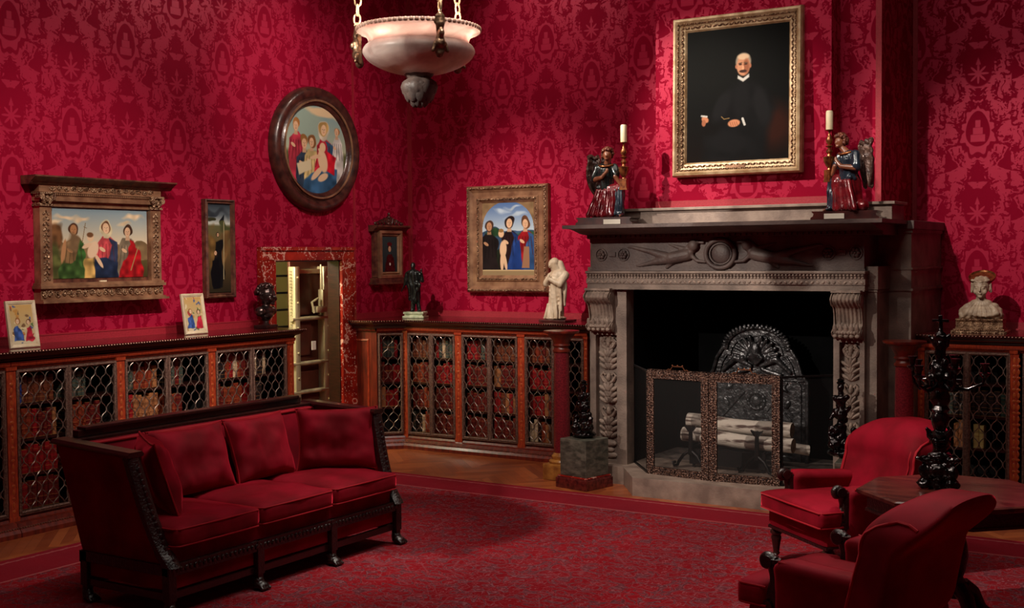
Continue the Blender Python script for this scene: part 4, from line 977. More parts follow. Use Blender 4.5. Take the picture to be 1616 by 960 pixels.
# --- wide group in a landscape (gilt tabernacle frame)
c = Cv(250, 150, 3); sky_land(c, (126, 146, 158), (222, 196, 160), .56, (126, 100, 70), (108, 92, 54))
for x, y, rx in ((.25, .12, .17), (.5, .16, .12), (1.45, .10, .16), (1.25, .2, .10), (.05, .2, .12)): c.ell(x, y, rx, .035, (214, 186, 152), 0, .9, .1, .1)
c.ell(.08, .42, .13, .2, (106, 70, 44), 0, .3, .12, .3); c.ell(.02, .8, .16, .3, (84, 84, 46), 0, .3, .1, .3)
robed(c, .38, .31, .074, (122, 92, 62), (176, 122, 82), (76, 46, 32), (58, 92, 44)); c.poly([(.12, 1.02), (.16, .80), (.36, .76), (.55, .9), (.56, 1.02)], (60, 84, 42), .02, .08, .35)
c.ell(.21, .62, .035, .17, (180, 128, 88), .2, .25); c.ell(.37, .50, .10, .13, (134, 104, 74), .1, .4, .05, .2)
robed(c, .93, .28, .078, (190, 72, 76), (224, 182, 146), (112, 70, 48), (52, 58, 84), (214, 196, 158), -.12); c.poly([(.70, 1.02), (.74, .72), (.92, .70), (1.16, .78), (1.2, 1.02)], (34, 42, 64), .02, .06, .3)
c.poly([(.52, 1.02), (.56, .72), (.70, .70), (.74, 1.02)], (186, 146, 84), .02, .06, .3)
c.ell(.70, .60, .085, .13, (226, 190, 158), .5, .2); c.ell(.66, .42, .055, .062, (222, 184, 148), 0, .2); c.ell(.655, .385, .056, .036, (112, 74, 48), 0, .3); c.ell(.80, .76, .03, .12, (222, 184, 150), -.6, .25); c.ell(.60, .54, .03, .09, (222, 184, 150), 1.2, .25)
robed(c, 1.31, .33, .070, (126, 108, 88), (212, 168, 134), (70, 46, 34), (156, 26, 30), None, .1); c.poly([(1.32, .62), (1.42, .48), (1.55, .62), (1.6, 1.02), (1.1, 1.02), (1.22, .84)], (156, 24, 30), .02, .06, .3); c.line([(1.36, .9), (1.50, .56)], .008, (160, 126, 84))
c.line([(.52, .50), (.58, .22)], .005, (120, 92, 60)); c.line([(.55, .27), (.60, .29)], .004, (120, 92, 60))
C_WIDE = c
t = thing('tabernacle_framed_painting', 'wide painting of robed figures in carved gilt tabernacle frame on left wall', 'painting', (XW+.003, 7.0, 1.74), PI/2)
cv = C_WIDE.mesh('painted_panel', 1.02, .60, t); cv.location = (0, -.045, .50)
mb = MB(); mb.box(-.62, .62, -.04, 0, .02, .86); mb.frame(1.14, .72, [(0, .04), (0, -.07), (.02, -.075), (.055, -.045), (.062, -.04)], .50); mb2 = mb
mb.build('back_panel', MT['brownframe'], t)
mb = MB(); mb.box(-.665, .665, -.15, 0, .0, .018); mb.box(-.65, .65, -.125, 0, .018, .03); mb.box(-.645, .645, -.09, 0, .03, .12); mb.box(-.66, .66, -.115, 0, .12, .145); mb.box(-.65, .65, -.10, 0, .145, .165); mb.build('base_moulding', MT['gilt_s'], t)
def scrollwork(x0, x1, z0, z1, y, n, r=.011, seed=2):
    mb = MB(); rr = random.Random(seed); d = (x1-x0)/n; hz = (z1-z0)/2; zc = (z0+z1)/2
    for k in range(n):
        cx = x0+(k+.5)*d; s = 1 if k % 2 else -1
        pts = [(cx+math.cos(a_)*d*.42*(1-a_/9), y, zc+s*math.sin(a_)*hz*.8*(1-a_/9)) for a_ in [q*.6 for q in range(11)]]
        mb.tube(pts, r*.6, 5); mb.ell((cx, y-.004, zc), (r*.9, r*.7, r*.9), None, 6, 5)
        for q in range(3): mb.ell((cx+rr.uniform(-.4, .4)*d, y, zc+rr.uniform(-.7, .7)*hz), (r*.9, r*.5, r*.5), (0, rr.uniform(-1, 1), 0), 6, 4)
    return mb
scrollwork(-.52, .52, .035, .115, -.095, 15).build('predella_carving', MT['gilt'], t, 60)
for s in (-1, 1): scrollwork(*sorted((s*.64, s*.535)), .035, .115, -.098, 2).build('predella_carving', MT['gilt'], t, 60)
for s in (-1, 1):
    mb = MB(); a_, c_ = sorted((s*.635, s*.52)); mb.box(a_, c_, -.085, 0, .165, .80); p = mb.build('pilaster', MT['gilt_s'], t)
    mb = MB(); n = 13; xm = (a_+c_)/2
    for k in range(n):
        z = .20+k*.045
        for q in (-1, 1): mb.ell((xm+q*.018, -.088, z), (.018, .008, .012), (0, q*.7, 0), 6, 5)
        mb.ell((xm, -.09, z+.02), (.008, .01, .010), None, 6, 5)
    mb.build('pilaster_carving', MT['gilt'], p, 60)
    mb = MB(); mb.box(a_-.01, c_+.01, -.10, 0, .80, .82); mb.box(a_-.02, c_+.02, -.12, 0, .90, .915)
    for q in (-1, 1):
        for zz, rr_ in ((.875, .024),): mb.tube([(xm+q*.055, -.125, zz), (xm+q*.055, -.06, zz)], rr_, 12)
        mb.tube([(xm+q*.02, -.09, .82), (xm+q*.05, -.11, .86)], .014, 6); mb.ell((xm+q*.03, -.10, .84), (.018, .014, .03), (0, q*.4, 0), 8, 6)
    mb.ell((xm, -.11, .86), (.02, .016, .03)); mb.box(a_, c_, -.08, 0, .82, .90); mb.build('capital', MT['gilt'], t, 50)
mb = MB(); mb.box(-.60, .60, -.065, 0, .80, .845); mb.box(-.645, .645, -.10, 0, .845, .875); mb.box(-.64, .64, -.09, 0, .875, .98); mb.box(-.655, .655, -.11, 0, .912, .92)
for k in range(64): mb.box(-.64+k*.02, -.628+k*.02, -.106, -.09, .895, .908)
mb.build('entablature', MT['gilt_s'], t)
scrollwork(-.55, .55, .925, .975, -.095, 16, .010, 5).build('frieze_carving', MT['gilt'], t, 60)
mb = MB(); pr_ = [(0, .975), (-.10, .975), (-.115, .985), (-.13, 1.0), (-.17, 1.025), (-.19, 1.035), (-.19, 1.047), (0, 1.047)]
mb.prism(pr_, -.745, .745, 'x'); mb.build('cornice', MT['brownframe'], t)
mb = MB(); mb.box(-.035, .035, -.072, -.055, .16, .178); p = mb.build('title_plate', MT['creamframe'], t)
# --- tall narrow panel
c = Cv(60, 170, 5); c.grad([(0, (52, 58, 66)), (.12, (96, 104, 110)), (.22, (196, 196, 186)), (.25, (96, 92, 62)), (.5, (110, 82, 50)), (1, (44, 36, 26))])
c.ell(.05, .08, .2, .05, (50, 54, 60), .1, .7, .2, .2); c.ell(.06, .19, .05, .05, (56, 54, 36), 0, .3, .2); c.ell(.26, .5, .1, .18, (120, 88, 54), .2, .4, .15, .3); c.ell(.04, .5, .06, .2, (104, 76, 42), 0, .4, .15, .3); c.ell(.3, .28, .09, .05, (64, 66, 40), 0, .4, .2, .2)
c.poly([(.10, .40), (.22, .40), (.25, .97), (.07, .97)], (22, 20, 22), .012, .08); c.head(.16, .345, .022, (196, 150, 116), (40, 28, 24)); c.poly([(.06, .62), (.17, .60), (.20, .97), (.07, .97)], (16, 14, 18), .012, .06); c.head(.12, .55, .026, (206, 160, 126), (44, 30, 24))
c.line([(.255, .20), (.24, .85)], .005, (176, 160, 120)); c.poly([(.25, .12), (.26, .19), (.19, .21), (.22, .17)], (28, 28, 34), .01, .04)
t = thing('narrow_framed_panel', 'tall narrow painted panel with dark standing figures in slim wooden frame', 'painting', (XW+.003, 8.405, 1.72), PI/2)
c.mesh('painted_panel', .30, .85, t).location = (0, -.03, .475)
mb = MB(); mb.frame(.385, .945, [(0, 0), (0, -.055+.11), (.012, .062), (.022, .045), (.036, .05), (.044, .03), (.044, 0)], .4725); mb.build('frame', MT['brownframe'], t)
mb = MB(); mb.box(-.05, .05, -.058, -.04, .012, .028); mb.build('title_plate', MT['gilt_s'], t)
# --- round painting
c = Cv(150, 150, 8); c.grad([(0, (120, 150, 160)), (.5, (176, 178, 150)), (.55, (96, 96, 60)), (1, (60, 60, 48))])
c.ell(.38, .22, .22, .2, (150, 166, 152), 0, .5); c.ell(.62, .06, .3, .05, (222, 190, 150), .1, .5, .1)
robed(c, .17, .26, .052, (176, 54, 70), (218, 172, 136), (150, 100, 56)); robed(c, .84, .28, .045, (206, 196, 190), (218, 172, 136), (150, 96, 56))
robed(c, .30, .44, .055, (48, 58, 74), (218, 172, 134), (160, 108, 60)); robed(c, .42, .42, .052, (206, 178, 120), (222, 176, 138), (120, 78, 46))
robed(c, .62, .27, .060, (184, 42, 56), (226, 184, 146), (190, 150, 90), (58, 88, 118), (206, 188, 166), .15)
c.poly([(.22, 1.0), (.30, .84), (.52, .76), (.72, .66), (.86, .72), (.82, .9), (.6, 1.02)], (54, 88, 122), .02, .08, .3); c.poly([(.66, .48), (.82, .56), (.80, .78), (.66, .74)], (196, 30, 46), .015, .05, .25)
c.ell(.60, .62, .075, .13, (228, 190, 154), -.3, .2); c.ell(.60, .47, .050, .055, (226, 186, 148), 0, .2); c.ell(.50, .76, .035, .12, (226, 188, 152), .9, .25); c.ell(.60, .80, .04, .09, (226, 188, 152), 1.2, .25); c.ell(.48, .58, .09, .022, (222, 180, 144), -.2, .3); c.poly([(.18, .66), (.40, .60), (.42, .72), (.22, .78)], (214, 196, 160), .015, .03)
t = thing('round_framed_painting', 'round painting of robed group in wide dark moulded circular frame', 'painting', (XW+.003, 9.82, 3.24), PI/2)
c.mesh('painted_panel', .96, .96, t, True).location = (0, -.04, 0)
mb = MB(); seg = 72; prof = [(.69, 0), (.69, .03), (.675, .07), (.64, .095), (.60, .09), (.565, .065), (.555, .075), (.54, .085), (.525, .07), (.50, .055), (.48, .045), (.475, .03), (.475, 0)]
vs = []; fs = []; n = len(prof)
for j in range(seg):
    a_ = 2*PI*j/seg; vs += [(r*math.cos(a_), -d, r*math.sin(a_)*.96) for r, d in prof]
for j in range(seg):
    for i in range(n): k = (i+1) % n; l_ = (j+1) % seg; fs.append((j*n+i, l_*n+i, l_*n+k, j*n+k))
mb.add(vs, fs); mb.build('frame', MT['tondoframe'], t, 50)
mb = MB(); mb.tube([(.535*math.cos(a_), -.085, .535*.96*math.sin(a_)) for a_ in [2*PI*k/60 for k in range(60)]], .012, 6, True); mb.build('gilt_ring', MT['gilt_s'], t, 60)
# --- small tabernacle portrait in the corner
c = Cv(60, 90, 11); c.grad([(0, (56, 66, 68)), (1, (40, 46, 50))]); c.poly([(.18, .62), (.26, .50), (.42, .50), (.52, .62), (.58, 1.02), (.1, 1.02)], (74, 18, 22), .02, .03, .2); c.head(.33, .34, .085, (204, 158, 122), (40, 26, 24)); c.ell(.33, .21, .11, .06, (90, 24, 28)); c.ell(.34, .78, .035, .04, (226, 220, 206))
t = thing('small_tabernacle_portrait', 'small bust portrait in carved wooden tabernacle frame with pierced crest near corner', 'painting', (XW+.003, 11.03, 1.79), PI/2)
c.mesh('painted_panel', .27, .40, t).location = (0, -.058, .34)
mb = MB(); mb.box(-.26, .26, -.05, 0, .08, .60); mb.box(-.31, .31, -.10, 0, 0.0, .02); mb.box(-.29, .29, -.08, 0, .02, .075); mb.prism([(0, .60), (-.06, .60), (-.09, .63), (-.13, .65), (-.13, .67), (0, .67)], -.31, .31, 'x'); mb.build('case', MT['brownframe'], t)
mb = MB(); mb.frame(.42, .54, [(0, .05), (0, .085), (.03, .09), (.04, .06), (.055, .075), (.07, .055), (.07, .05)], .34); mb.build('inner_frame', MT['gilt_s'], t)
mb = MB()
for s in (-1, 1):
    for k in range(4): mb.tube([(s*(.05+k*.055), -.05, .68), (s*(.07+k*.055), -.05, .72-k*.006+.03*(3-k)/3), (s*(.03+k*.055), -.05, .74+.03*(3-k)/3-k*.01), (s*(.035+k*.05), -.05, .70)], .011, 6)
    mb.ell((s*.24, -.05, .69), (.03, .015, .02))
for k in range(4): mb.ell((0, -.05, .69+k*.036), (.028-.005*k, .018, .022), None, 8, 6)
mb.build('crest', MT['tondoframe'], t, 60)
# --- arched group picture on the back wall
c = Cv(130, 160, 13); sky_land(c, (76, 106, 160), (196, 208, 214), .42, (60, 84, 116), (44, 52, 36))
for x, y, rx in ((.3, .12, .12), (.55, .2, .14), (.5, .08, .1)): c.ell(x, y, rx, .025, (176, 190, 204), 0, .9, .1, .1)
c.ell(.2, .42, .16, .05, (40, 66, 40), 0, .4, .1, .3); c.ell(.7, .45, .2, .06, (44, 70, 44), 0, .4, .1, .3)
robed(c, .11, .33, .058, (34, 26, 26), (186, 136, 102), (70, 46, 36)); robed(c, .43, .29, .062, (40, 24, 26), (222, 178, 142), (44, 30, 28), (38, 62, 120), None, .1, .93); robed(c, .68, .30, .058, (150, 26, 32), (220, 174, 138), (96, 60, 40), (50, 80, 126), None, -.1, .93)
c.poly([(.50, .60), (.58, .5), (.62, .8), (.66, .92), (.42, .92)], (34, 60, 124), .015, .05, .25); c.ell(.33, .63, .055, .11, (228, 188, 152), .05, .2); c.ell(.30, .43, .045, .05, (226, 184, 146), 0, .2); c.ell(.30, .39, .04, .025, (150, 110, 64)); c.ell(.31, .80, .028, .12, (224, 184, 148), 0, .25); c.ell(.36, .79, .026, .12, (224, 184, 148), -.2, .25)
c.poly([(.66, .60), (.74, .60), (.74, .88), (.62, .88)], (156, 112, 84), .01, .01); c.poly([(-.02, .90), (.85, .90), (.85, 1.02), (-.02, 1.02)], (150, 126, 92), .006); c.poly([(-.02, .90), (.85, .90), (.85, .915), (-.02, .915)], (196, 170, 128), .006)
m_ = ((np.hypot((c.x-.406)/.40, (c.y-.34)/.33) > 1) & (c.y < .34)).astype(float); c.mix(m_, (142, 112, 80), .15)
t = thing('arched_framed_painting', 'arched painting of robed group in wide carved gilt frame on back wall', 'painting', (-7.265, YW, 1.69), 0)
c.mesh('painted_panel', .68, .86, t).location = (0, -.03, .60)
mb = MB(); mb.frame(1.07, 1.20, [(0, 0), (0, .05), (.015, .075), (.035, .08), (.05, .065), (.075, .05), (.12, .045), (.135, .06), (.16, .06), (.175, .045), (.195, .03), (.195, 0)], .60); mb.build('frame', MT['gilt_s'], t)
def edge_carve(w_, h, ins, y, zc, step, r, parent, m='gilt', seed=3):
    mb = MB(); rr = random.Random(seed)
    for s in (-1, 1):
        n = int((w_-2*ins)/step)
        for k in range(n+1):
            x = -(w_/2-ins)+k*(w_-2*ins)/n; mb.ell((x, -y, zc+s*(h/2-ins)), (r*1.2, r*.7, r*.6), (0, .7 if k % 2 else -.7, 0), 6, 5)
        n = int((h-2*ins)/step)
        for k in range(n+1):
            z = zc-(h/2-ins)+k*(h-2*ins)/n; mb.ell((s*(w_/2-ins), -y, z), (r*.6, r*.7, r*1.2), (0, .7 if k % 2 else -.7, 0), 6, 5)
    return mb.build('edge_carving', MT[m], parent, 60)
edge_carve(1.07, 1.20, .028, .080, .60, .024, .014, t); edge_carve(1.07, 1.20, .152, .062, .60, .024, .014, t)
# --- large portrait over the mantel
c = Cv(170, 220, 17); c.grad([(0, (9, 9, 8)), (.6, (7, 6, 6)), (1, (18, 10, 7))]); c.ell(.66, .75, .13, .16, (46, 18, 10), 0, .9); c.ell(.2, .25, .4, .35, (13, 13, 11), 0, 1.2)
c.poly([(.13, .99), (.15, .80), (.30, .72), (.20, .69), (.24, .58), (.30, .48), (.37, .42), (.50, .41), (.60, .48), (.67, .62), (.64, .76), (.60, .99)], (15, 14, 15), .06, .04, .3)
c.ell(.27, .58, .05, .12, (22, 21, 22), .5, .5); c.ell(.57, .60, .055, .14, (24, 23, 24), -.25, .5); c.ell(.42, .55, .06, .13, (20, 19, 20), .1, .6); c.ell(.33, .86, .17, .07, (20, 19, 20), .1, .6)
c.ell(.433, .262, .058, .066, (150, 136, 118), 0, .2); c.ell(.433, .292, .050, .076, (198, 138, 104), 0, .18); c.ell(.433, .225, .044, .022, (214, 180, 146), 0, .4); c.ell(.455, .30, .022, .055, (150, 92, 66), 0, .5)
for q in (-1, 1): c.ell(.431+q*.020, .282, .012, .006, (70, 42, 32), 0, .5); c.ell(.431+q*.020, .272, .016, .005, (96, 70, 54), q*.2, .5); c.ell(.433+q*.052, .296, .008, .016, (176, 112, 84), 0, .4)
c.ell(.431, .308, .008, .018, (222, 160, 124), 0, .5); c.ell(.431, .333, .028, .011, (66, 42, 34), 0, .35)
c.poly([(.39, .385), (.432, .412), (.478, .38), (.476, .355), (.432, .385), (.392, .36)], (206, 200, 190), .008)
c.ell(.145, .675, .030, .022, (190, 124, 90), .6, .3); c.ell(.135, .70, .016, .026, (160, 98, 70), 0, .3); c.line([(.118, .645), (.158, .652)], .007, (190, 186, 178)); c.ell(.365, .715, .046, .028, (200, 132, 96), -.1, .25); c.line([(.43, .685), (.445, .73)], .009, (200, 196, 188)); c.line([(.27, .66), (.29, .68), (.33, .675)], .003, (150, 118, 70))
for k in range(4): c.line([(.335+k*.016, .705), (.345+k*.016, .735)], .002, (140, 84, 60))
t = thing('gilt_framed_portrait', 'large dark portrait of a seated man in gilt frame above mantel', 'painting', (-4.04, 10.2, 2.80), 0)
t.rotation_euler = (math.radians(-1.2), 0, 0); t.location.y = 10.185
c.mesh('painted_canvas', .96, 1.18, t).location = (0, -.03, .71)
mb = MB(); mb.frame(1.20, 1.42, [(0, 0), (0, .06), (.01, .085), (.03, .09), (.05, .075), (.062, .06), (.09, .05), (.11, .045), (.125, .03), (.125, 0)], .71); mb.build('frame', MT['gilt_pale'], t)
edge_carve(1.20, 1.42, .055, .078, .71, .020, .010, t); edge_carve(1.20, 1.42, .088, .054, .71, .026, .014, t)
mb = MB(); mb.box(-.09, .09, -.062, -.045, .062, .085); mb.build('title_plate', MT['gilt_s'], t)
# --- small leaning miniatures
def mini(loc, rz, w_, h, label, seed, lean=-.16):
    c = Cv(46, 70, seed); c.grad([(0, (190, 150, 92)), (.5, (186, 160, 116)), (1, (206, 190, 160))])
    rr = random.Random(seed)
    for k in range(26): c.ell(rr.uniform(.02, .64), rr.uniform(.02, .98), rr.uniform(.02, .06), rr.uniform(.02, .06), rr.choice([(180, 130, 70), (120, 90, 64), (200, 170, 120), (86, 96, 130), (160, 60, 60), (90, 110, 70), (210, 190, 150)]), 0, .4, .1)
    c.poly([(.05, .62), (.22, .50), (.34, .9), (.05, .92)], (58, 82, 142), .02, .08, .3); c.poly([(.42, .6), (.58, .58), (.64, .92), (.38, .95)], (176, 40, 58), .02, .08, .3); c.head(.2, .42, .06, (220, 184, 150), (150, 100, 60)); c.head(.5, .45, .055, (220, 184, 150), (110, 70, 50))
    t = thing('miniature_in_frame', label, 'framed miniature', loc, rz, None); t.rotation_euler = (lean, 0, rz)
    c.mesh('painted_page', w_-.06, h-.06, t).location = (0, -.012, h/2)
    mb = MB(); mb.frame(w_, h, [(0, 0), (0, .02), (.006, .024), (.024, .018), (.028, .012), (.032, .012), (.032, 0)], h/2); mb.box(-w_/2+.01, w_/2-.01, -.004, .004, .01, h-.01); mb.build('frame', MT['creamframe'], t)
    return t
mini((-8.27, 5.98, 1.412), PI/2, .265, .37, 'small framed illuminated page with blue robed figure at far left end of shelf', 31)
mini((-8.30, 7.79, 1.412), PI/2, .265, .37, 'small framed illuminated page leaning on shelf below the tall narrow panel', 47)
# =================================================================== CHANDELIER
t = thing('alabaster_chandelier', 'glowing alabaster bowl chandelier hanging on three chains with dark bronze mounts', 'chandelier', (-4.80, 6.5, 3.10))
mb = MB()
o_ = [(.10, .20), (.13, .205), (.20, .215), (.30, .245), (.40, .295), (.445, .345), (.45, .375), (.43, .405), (.405, .42), (.405, .44), (.42, .47), (.46, .495), (.49, .505), (.50, .515), (.50, .53), (.485, .54)]
i_ = [(.465, .53), (.40, .50), (.385, .44), (.41, .38), (.40, .34), (.30, .275), (.20, .245), (.10, .23)]
SQ = lambda pr_: [(r*.82, .2+(z-.2)*.90) for r, z in pr_]; 
o_, i_ = SQ(o_), SQ(i_); cp = lambda P: [(v.x, v.y) for v in curve_path([(r, z, 0) for r, z in P], 4)]
mb.lathe(cp(o_[:9])+cp(i_[2:]), seg=96); mb.build('bowl', MT['alabaster'], t, 60)
mb = MB(); mb.lathe(cp(o_[8:])+cp(i_[:3]), seg=96); mb.build('neck_band', MT['alabaster_bright'], t, 60)
mb = MB()
for k in range(72):
    a_ = 2*PI*k/72; mb.ell((.408*math.cos(a_), .408*math.sin(a_), .49), (.016, .008, .016), (0, 0, a_+PI/2), 6, 5)
mb.build('egg_and_dart_rim', mat('rim stone', sRGB(196, 160, 140), sRGB(140, 100, 84), .5), t, 60)
mb = MB(); mb.lathe([(.10, .22), (.085, .19), (.07, .175), (.105, .15), (.115, .12), (.105, .08), (.075, .045), (.04, .01), (.001, -.02)], seg=32, wob=lambda r, z, a: r*(1+.10*abs(math.sin(4*a)))*(1 if z < .16 else 1))
for k in range(8): a_ = PI/4*k; mb.ell((.09*math.cos(a_), .09*math.sin(a_), .08), (.018, .045, .07), (0, .3, a_), 8, 6); 
for k in range(8): a_ = PI/4*k+.4; mb.ell((.055*math.cos(a_), .055*math.sin(a_), .02), (.012, .022, .04), (0, .5, a_), 8, 6)
mb.build('leaf_finial', mat('grey carved finial', sRGB(112, 96, 90), sRGB(66, 58, 56), .5, bump=.3), t, 50)
for q, ad in enumerate((-34.6, 85.4, 205.4)):
    a_ = math.radians(ad+0)
    pr_ = [('c', (.50, 0, .55), .020, (.50, 0, .50), .026), ('c', (.50, 0, .49), .03, (.49, 0, .44), .022), ('c', (.49, 0, .43), .020, (.50, 0, .37), .036), ('e', (.52, 0, .43), (.03, .02, .03)), ('c', (.495, -.03, .37), .016, (.50, -.05, .32), .012), ('c', (.495, .03, .37), .016, (.50, .05, .32), .012), ('c', (.50, -.02, .54), .012, (.49, -.03, .50), .01), ('c', (.50, .02, .54), .012, (.49, .03, .50), .01), ('c', (.49, 0, .37), .02, (.485, 0, .31), .03)]
    m_ = sculpt('bronze_mount', pr_, MT['bronze_m'], t, .007, 1); m_.location = (-.085*math.cos(a_), -.085*math.sin(a_), -.03); m_.rotation_euler = (0, 0, a_)
    mb = MB(); x0, z0, x1, z1 = .415, .545, .28, 3.2; n = 44
    for k in range(n):
        f0, f1 = k/n, (k+1)/n; p0 = Vector((x0+(x1-x0)*f0, 0, z0+(z1-z0)*f0)); p1 = Vector((x0+(x1-x0)*f1, 0, z0+(z1-z0)*f1)); md_ = (p0+p1)/2; dd = (p1-p0)*.62; L_ = dd.length
        side = Vector((0, 1, 0)) if k % 2 else Vector((1, 0, .1)).normalized(); dn_ = dd.normalized()
        mb.tube([md_+dn_*math.sin(b_)*L_+side*math.cos(b_)*.022 for b_ in [2*PI*j/10 for j in range(10)]], .0065, 5, True)
    mb.tube([(.415+.016*math.cos(b_), 0, .535+.016*math.sin(b_)) for b_ in [2*PI*j/10 for j in range(10)]], .005, 5, True)
    ch = mb.build('chain', MT['gilt_pale'], t, 60); ch.rotation_euler = (0, 0, a_)
for k in range(3):
    a_ = 2*PI*k/3+.4; mb = MB(); mb.lathe([(.001, -.03), (.022, -.02), (.03, .01), (.022, .035), (.012, .05), (.001, .05)], (.25*math.cos(a_), .25*math.sin(a_), .36), 14); b_ = mb.build('bulb', MT['bulb'], t, 60)
    l = bpy.data.lights.new('chandelier_bulb', 'POINT'); l.energy = CH_W; l.color = (1, .92, .80); l.shadow_soft_size = .035
    lo = bpy.data.objects.new('chandelier_bulb', l); COL.objects.link(lo); lo.parent = t; lo.location = (.285*math.cos(a_), .285*math.sin(a_), .485)
mb = MB(); mb.lathe([(.001, 3.2), (.32, 3.2), (.30, 3.14), (.1, 3.1), (.001, 3.1)], seg=24); mb.build('ceiling_rose', MT['gilt_s'], t, 40)
# =================================================================== SCULPTURE
def folds(amp, n, zf=0, tw=0.0):
    """vertical drapery: ridges round the axis, fading upward"""
    return lambda co: amp*math.sin(math.atan2(co.y, co.x)*n+co.z*tw+2*noise.noise(co*9))*(1 if co.z < zf else max(0, 1-(co.z-zf)/.06))
SHZ = 1.412
# draped bronze statuette (left back corner)
t = thing('bronze_statuette', 'dark bronze draped man with raised hand on pale green marble base', 'statuette', (-8.21, 11.0, SHZ), .35)
mb = MB(); mb.box(-.125, .125, -.10, .10, 0, .022, .004); mb.box(-.105, .105, -.08, .08, .022, .045); mb.box(-.118, .118, -.09, .09, .045, .068, .003); mb.build('base', MT['marble_gw'], t)
Z = .068
pr_ = [('c', (-.03, 0, Z+.02), .020, (-.02, .0, Z+.14), .026), ('c', (.045, 0, Z+.02), .018, (.03, 0, Z+.15), .026), ('e', (-.03, -.02, Z+.01), (.02, .035, .012)), ('e', (.05, -.02, Z+.01), (.02, .035, .012)),
       ('c', (.0, 0, Z+.15), .058, (-.015, 0, Z+.30), .070), ('c', (-.015, 0, Z+.30), .068, (-.02, 0, Z+.42), .066), ('e', (-.02, 0, Z+.44), (.085, .05, .035)), ('c', (-.02, 0, Z+.45), .024, (-.02, 0, Z+.49), .022), ('e', (-.02, -.006, Z+.52), (.028, .034, .038)), ('e', (-.02, -.036, Z+.50), (.016, .012, .026)),
       ('c', (-.09, 0, Z+.43), .024, (-.11, 0, Z+.33), .022), ('c', (-.11, 0, Z+.33), .020, (-.155, -.02, Z+.23), .011), ('c', (.055, 0, Z+.43), .024, (.085, -.02, Z+.35), .022), ('c', (.085, -.02, Z+.35), .020, (.088, -.05, Z+.44), .013), ('e', (.088, -.052, Z+.465), (.012, .010, .022)),
       ('c', (-.07, -.02, Z+.36), .022, (.06, -.05, Z+.30), .026), ('c', (-.07, .0, Z+.30), .03, (-.065, 0, Z+.14), .012), ('c', (.06, -.04, Z+.32), .018, (.0, -.05, Z+.14), .012), ('c', (.02, -.05, Z+.30), .015, (-.05, -.045, Z+.16), .012)]
b_ = sculpt('draped_figure', pr_, MT['bronze_g'], t, .0055, 1, folds(.006, 9, Z+.40, 22))
# cream robed statue
t = thing('marble_statue', 'cream carved statue of bowed robed figure standing on shelf beside the fireplace', 'statue', (-6.34, 10.95, SHZ), 0)
mb = MB(); mb.box(-.15, .17, -.12, .12, 0, .022, .004); mb.build('base', MT['redbase'], t)
Z = .022
pr_ = [('e', (-.02, 0, Z+.015), (.13, .10, .02)), ('c', (-.02, 0, Z+.03), .092, (.0, 0, Z+.24), .078), ('c', (.0, 0, Z+.24), .080, (.02, 0, Z+.44), .090), ('e', (.025, 0, Z+.46), (.105, .075, .075)), ('c', (.01, 0, Z+.50), .055, (-.02, -.02, Z+.565), .046), ('e', (-.035, -.03, Z+.580), (.038, .042, .050)), ('e', (-.038, -.055, Z+.566), (.026, .018, .036)), ('c', (-.040, -.072, Z+.574), .006, (-.041, -.078, Z+.560), .008), ('e', (-.04, -.066, Z+.545), (.012, .009, .006)), ('e', (-.018, -.008, Z+.592), (.052, .054, .054)), ('c', (.03, .02, Z+.58), .04, (.07, .03, Z+.44), .05),
       ('c', (.10, 0, Z+.46), .05, (.08, -.07, Z+.37), .040), ('c', (.08, -.07, Z+.37), .036, (-.02, -.10, Z+.42), .024), ('c', (-.06, -.01, Z+.45), .042, (-.085, -.06, Z+.38), .038), ('c', (-.085, -.06, Z+.38), .034, (-.03, -.10, Z+.43), .02), ('e', (-.03, -.11, Z+.45), (.018, .014, .03)),
       ('c', (.11, -.02, Z+.38), .026, (.11, -.03, Z+.15), .016), ('c', (.08, -.06, Z+.34), .018, (.09, -.07, Z+.10), .014)]
for k in range(5): pr_.append(('c', (-.045, -.058, Z+.345-.045*k), .012, (-.005, -.068, Z+.315-.045*k), .015)); pr_.append(('c', (-.005, -.068, Z+.315-.045*k), .015, (.07, -.045, Z+.35-.045*k), .013))
for k in range(5): pr_.append(('c', (-.07+.035*k, -.065, Z+.16), .010, (-.09+.045*k, -.085, Z+.02), .014))
sculpt('robed_figure', pr_, MT['marble_w'], t, .0055, 2, folds(.0035, 11, Z+.34, 9))
# bronze boy's head on left shelf end
t = thing('bronze_child_head', 'polished dark bronze bust of a curly haired child at shelf end', 'bust', (-8.40, 8.80, SHZ), 1.75)
mb = MB(); mb.box(-.10, .10, -.075, .075, 0, .03, .004); mb.lathe([(.05, .03), (.03, .045), (.03, .07), (.05, .09)], seg=20); mb.build('socle', MT['darkwood'], t)
pr_ = [('e', (0, .0, .17), (.135, .07, .055)), ('e', (-.10, 0, .165), (.045, .055, .05)), ('e', (.10, 0, .165), (.045, .055, .05)), ('e', (0, -.01, .13), (.08, .06, .05)), ('c', (0, 0, .19), .045, (0, -.01, .25), .042), ('e', (0, -.005, .325), (.085, .098, .10)), ('e', (0, -.055, .30), (.066, .05, .062)), ('e', (0, -.108, .305), (.014, .018, .015)), ('e', (-.04, -.085, .285), (.026, .02, .022)), ('e', (.04, -.085, .285), (.026, .02, .022)), ('e', (0, -.095, .262), (.024, .014, .010)), ('e', (0, -.085, .24), (.022, .018, .016)), ('e', (-.03, -.088, .325), (.014, .012, .009)), ('e', (.03, -.088, .325), (.014, .012, .009)), ('e', (-.085, .0, .31), (.012, .022, .028)), ('e', (.085, .0, .31), (.012, .022, .028))]
h_ = sculpt('head_and_shoulders', pr_, MT['bronze_b'], t, .006, 1)
mb = MB(); rr = random.Random(4)
